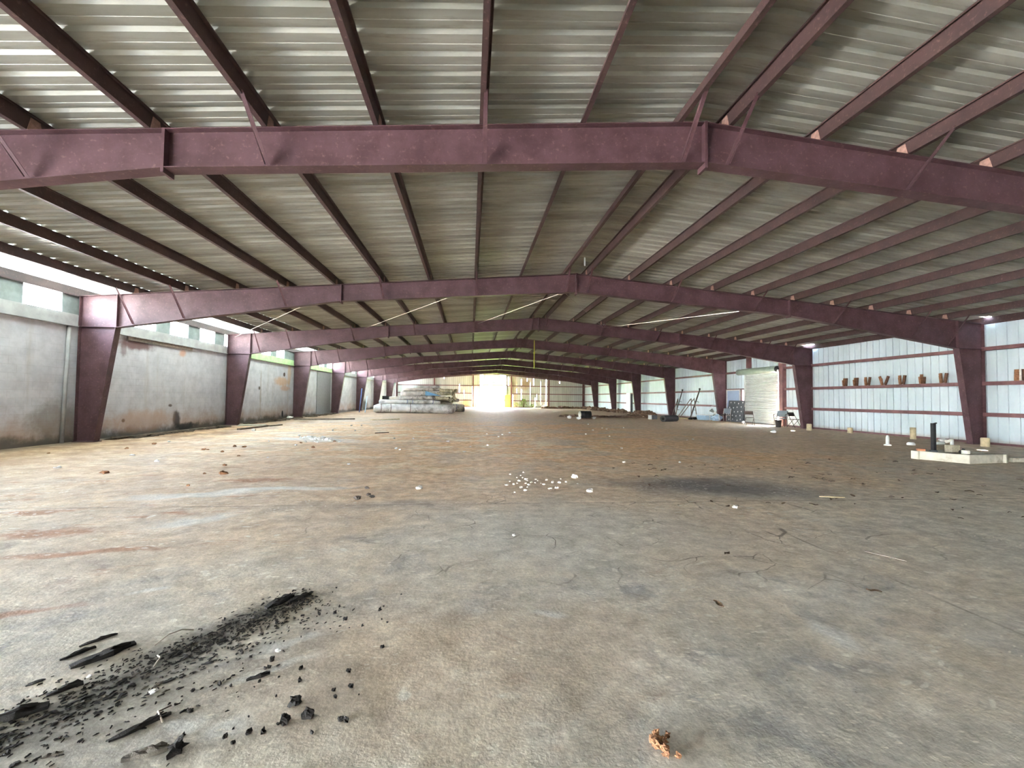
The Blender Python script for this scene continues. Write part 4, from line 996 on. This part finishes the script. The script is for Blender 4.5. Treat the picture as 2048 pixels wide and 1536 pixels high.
for i, (x, y, L, w, h, a, lab) in enumerate(CH):
    mb = MB(); chip(mb, 0, 0, L, w, h, a, i+1); chip(mb, 0.01, 0.015, L*0.7, w*0.5, h*1.3, a+0.06, i+31)
    tag(mb.build('charred_stick', M['char'] if i != 8 else M['char_grey'], loc=(x,y,0)), lab, 'charred wood', 'charred sticks')
protos = []
for i in range(10):
    mb = MB(); random.seed(i); chip(mb, 0, 0, random.uniform(.03,.075), random.uniform(.008,.022), random.uniform(.006,.014), 0, i+400); protos.append(mb.mesh('charcoal_flake', M['char'] if i % 4 else M['char_grey']))
random.seed(77); axis = Vector((0.80,1.22)).normalized(); per = Vector((-axis.y, axis.x))
cnt = 0
while cnt < 230:
    t = random.uniform(-0.35,1.5); off = random.gauss(0, 0.085 if t > 0.6 else 0.15) - (abs(random.gauss(0,0.22)) if random.random() < 0.3 else 0)
    wgt = 1.0 if abs(off) < 0.2 else 0.5
    p = Vector((-1.9,1.98)) + axis*t + per*(off-0.02-0.05*math.sin(t*3))
    if p.y < 1.75 or random.random() > wgt: continue
    o = bpy.data.objects.new('charcoal_flake', random.choice(protos)); COL.objects.link(o)
    o.location = (p.x, p.y, 0); s = random.uniform(.3,0.85)*(0.75 if t > 0.9 else 1)*(1.5 if random.random() < 0.08 else 1); o.scale = (s,s,s); o.rotation_euler = (0,0,math.atan2(axis.y,axis.x)+random.gauss(0,0.55))
    tag(o, 'small black charcoal flake in the scatter at lower left', 'charcoal', 'charcoal flakes in the scatter'); cnt += 1
mb = MB(); random.seed(99)
for i in range(1700):
    t = random.uniform(-0.3,1.45); off = random.gauss(0,0.075 if t > .6 else .12) - (abs(random.gauss(0,0.2)) if random.random() < 0.35 else 0); p = Vector((-1.88,1.98))+axis*t+per*(off-0.02)
    if p.y < 1.7: continue
    chip(mb, p.x, p.y, random.uniform(.006,.022), random.uniform(.002,.006), random.uniform(.003,.008), math.atan2(axis.y,axis.x)+random.gauss(0,.6), i+1000)
    random.seed(i*7+3)
tag(mb.build('charcoal_crumbs', M['char']), 'fine black charcoal crumbs and splinters covering the scatter', 'charcoal', kind='stuff')
lump = MB().blob((0,0,0.006),(0.01,0.008,0.008),3,0.5,7,5).mesh('charcoal_crumb', M['char'])
random.seed(123)
for i in range(60):
    u = random.random(); o = bpy.data.objects.new('charcoal_crumb', lump); COL.objects.link(o)
    o.location = (random.uniform(-1.25,-0.45), random.uniform(1.85,3.3), 0); s = random.uniform(.4,1.3); o.scale = (s,s,s); o.rotation_euler.z = random.random()*6
    tag(o, 'tiny dark crumb strewn right of the charcoal scatter', 'charcoal', 'dark crumbs right of the scatter')
for pts, lab in [([(-1.68,2.6,0.004),(-1.66,2.68,0.02),(-1.62,2.73,0.02),(-1.57,2.75,0.004)],'curled pale root at the upper left of the charcoal scatter'), ([(-1.6,2.5,0.004),(-1.56,2.46,0.015),(-1.55,2.4,0.004)],'short pale root in the middle of the charcoal scatter'), ([(-1.28,2.1,0.004),(-1.3,2.05,0.015),(-1.25,2.0,0.004)],'pale root curl in the lower charcoal scatter')]:
    tag(MB().tube(pts,0.004,6).build('root_curl', M['rope']), lab, 'root')
stone(-1.0,2.5,0.014,'bright white chip right of the charcoal scatter',M['white'],401,0.5,None,'white_chip'); stone(-1.42,2.2,0.016,'white chip inside the charcoal scatter',M['white'],402,0.5,None,'white_chip'); stone(-1.8,2.34,0.012,'white chip left of the charcoal scatter',M['white'],403,0.5,None,'white_chip')
# dry leaves on the right slab
leafm = []
for i in range(4):
    mb = MB(); n = 6; vs = []
    for k in range(n+1):
        u = k/n; w = 0.02*math.sin(math.pi*u)*(1+0.2*math.sin(k*2+i)); z = 0.004+0.012*abs(math.sin(u*3+i))
        vs += [((u-.5)*0.09, -w, z+0.008), ((u-.5)*0.09, 0, z), ((u-.5)*0.09, w, z+0.01)]
    fs = []
    for k in range(n): fs += [(3*k,3*k+1,3*k+4,3*k+3),(3*k+1,3*k+2,3*k+5,3*k+4)]
    leafm.append(mb.add(vs,fs).mesh('dry_leaf', M['leaf_dry']))
random.seed(31)
for i in range(90):
    o = bpy.data.objects.new('dry_leaf', random.choice(leafm)); COL.objects.link(o)
    o.location = (random.uniform(2.6,10), random.uniform(4.3,10), 0.001); s = random.uniform(.5,1.3); o.scale = (s,s,s); o.rotation_euler.z = random.random()*6.3
    tag(o, 'dry brown leaf strewn over the right floor', 'leaf', 'dry leaves on the right floor')
for x, y, lab in [(2.28,3.75,'curled brown leaf on the near right floor, alone'), (1.66,2.83,'small dark leaf on the near floor right of centre'), (2.9,2.95,'dark leaf at the right of the near floor')]:
    o = bpy.data.objects.new('dry_leaf', leafm[1]); COL.objects.link(o); o.location = (x,y,0.001); o.rotation_euler.z = x*3; tag(o, lab, 'leaf')

# ------------------------------------------------------------------ weeds by the end wall, bushes outside
def plant(name, x, y, h, w, n, mat, label, cat='plant', grp='weeds at the end wall', seed=0):
    root = empty(name, (x,y,0), label, cat, grp); random.seed(seed)
    sm = MB(); lm = MB()
    for i in range(max(4, n//14)):
        a = random.random()*6.3; r = w*random.random()
        sm.tube([(0,0,0),(r*0.5*math.cos(a),r*0.5*math.sin(a),h*0.5),(r*math.cos(a),r*math.sin(a),h*random.uniform(.6,1))],0.012*max(1,h/1.5),5)
    for i in range(n):
        a = random.random()*6.3; u = random.random()**0.7; r = w*math.sqrt(random.random())*(0.5+0.5*math.sin(math.pi*min(u+0.15,1)))
        c = Vector((r*math.cos(a), r*math.sin(a), h*u)); s = random.uniform(.05,.11)*max(1,h/1.6)
        d = Vector((random.gauss(0,1),random.gauss(0,1),random.gauss(0,.6))).normalized(); e = d.cross(Vector((0.3,0.2,1))).normalized()
        lm.add([c-d*s, c+e*s*0.5, c+d*s, c-e*s*0.5], [(0,1,2,3)])
    sm.build('stem', M['wood_dark'], root); lm.build('foliage', mat, root)
plant('weed', 8.0, 66.2, 1.3, 0.7, 260, M['leaf'], 'tall green weed inside, right of the end doorway', seed=1)
plant('weed', 6.9, 66.0, 0.7, 0.5, 140, M['leaf2'], 'yellowish weed at the foot of the rusty end post', seed=2)
plant('weed', 9.3, 66.1, 0.5, 0.6, 140, M['leaf'], 'low green weed under the split end sheets', seed=3)
plant('weed', 0.9, 66.2, 0.5, 0.4, 120, M['leaf'], 'low weed left of the end doorway', seed=4)
plant('shrub', 1.0, 82, 3.2, 2.2, 420, M['leaf'], 'green shrub outside beyond the doorway, left', 'shrub', 'shrubs outside the doorway', 5)
plant('shrub', 7.0, 85, 3.6, 2.4, 420, M['leaf'], 'green shrub outside beyond the doorway, right', 'shrub', 'shrubs outside the doorway', 6)

# ------------------------------------------------------------------ daylight
w = bpy.data.worlds.new('sky'); scene.world = w; w.use_nodes = True
nt = w.node_tree; bg = nt.nodes['Background']
tc = nt.nodes.new('ShaderNodeTexCoord'); sp = nt.nodes.new('ShaderNodeSeparateXYZ'); nt.links.new(tc.outputs['Generated'], sp.inputs[0])
cr = nt.nodes.new('ShaderNodeValToRGB'); nt.links.new(sp.outputs['Z'], cr.inputs[0])
cr.color_ramp.elements[0].position = 0.0; cr.color_ramp.elements[0].color = (0.95,0.98,1.0,1)
cr.color_ramp.elements[1].position = 0.6; cr.color_ramp.elements[1].color = (0.55,0.72,1.0,1)
nt.links.new(cr.outputs[0], bg.inputs['Color']); bg.inputs['Strength'].default_value = 1.6
sun = bpy.data.lights.new('sun', 'SUN'); sun.energy = 6.0; sun.angle = math.radians(1.0); sun.color = (1.0,0.96,0.9)
so = bpy.data.objects.new('sun', sun); COL.objects.link(so)
so.rotation_euler = Vector((0.62, 0.42, 1.15)).to_track_quat('Z','Y').to_euler()

vs = scene.view_settings
vs.view_transform = 'Standard'; vs.look = 'None'; vs.gamma = 1.0; vs.use_curve_mapping = False
vs.exposure = 6.45
scene.cycles.max_bounces = 14; scene.cycles.diffuse_bounces = 8; scene.cycles.glossy_bounces = 4
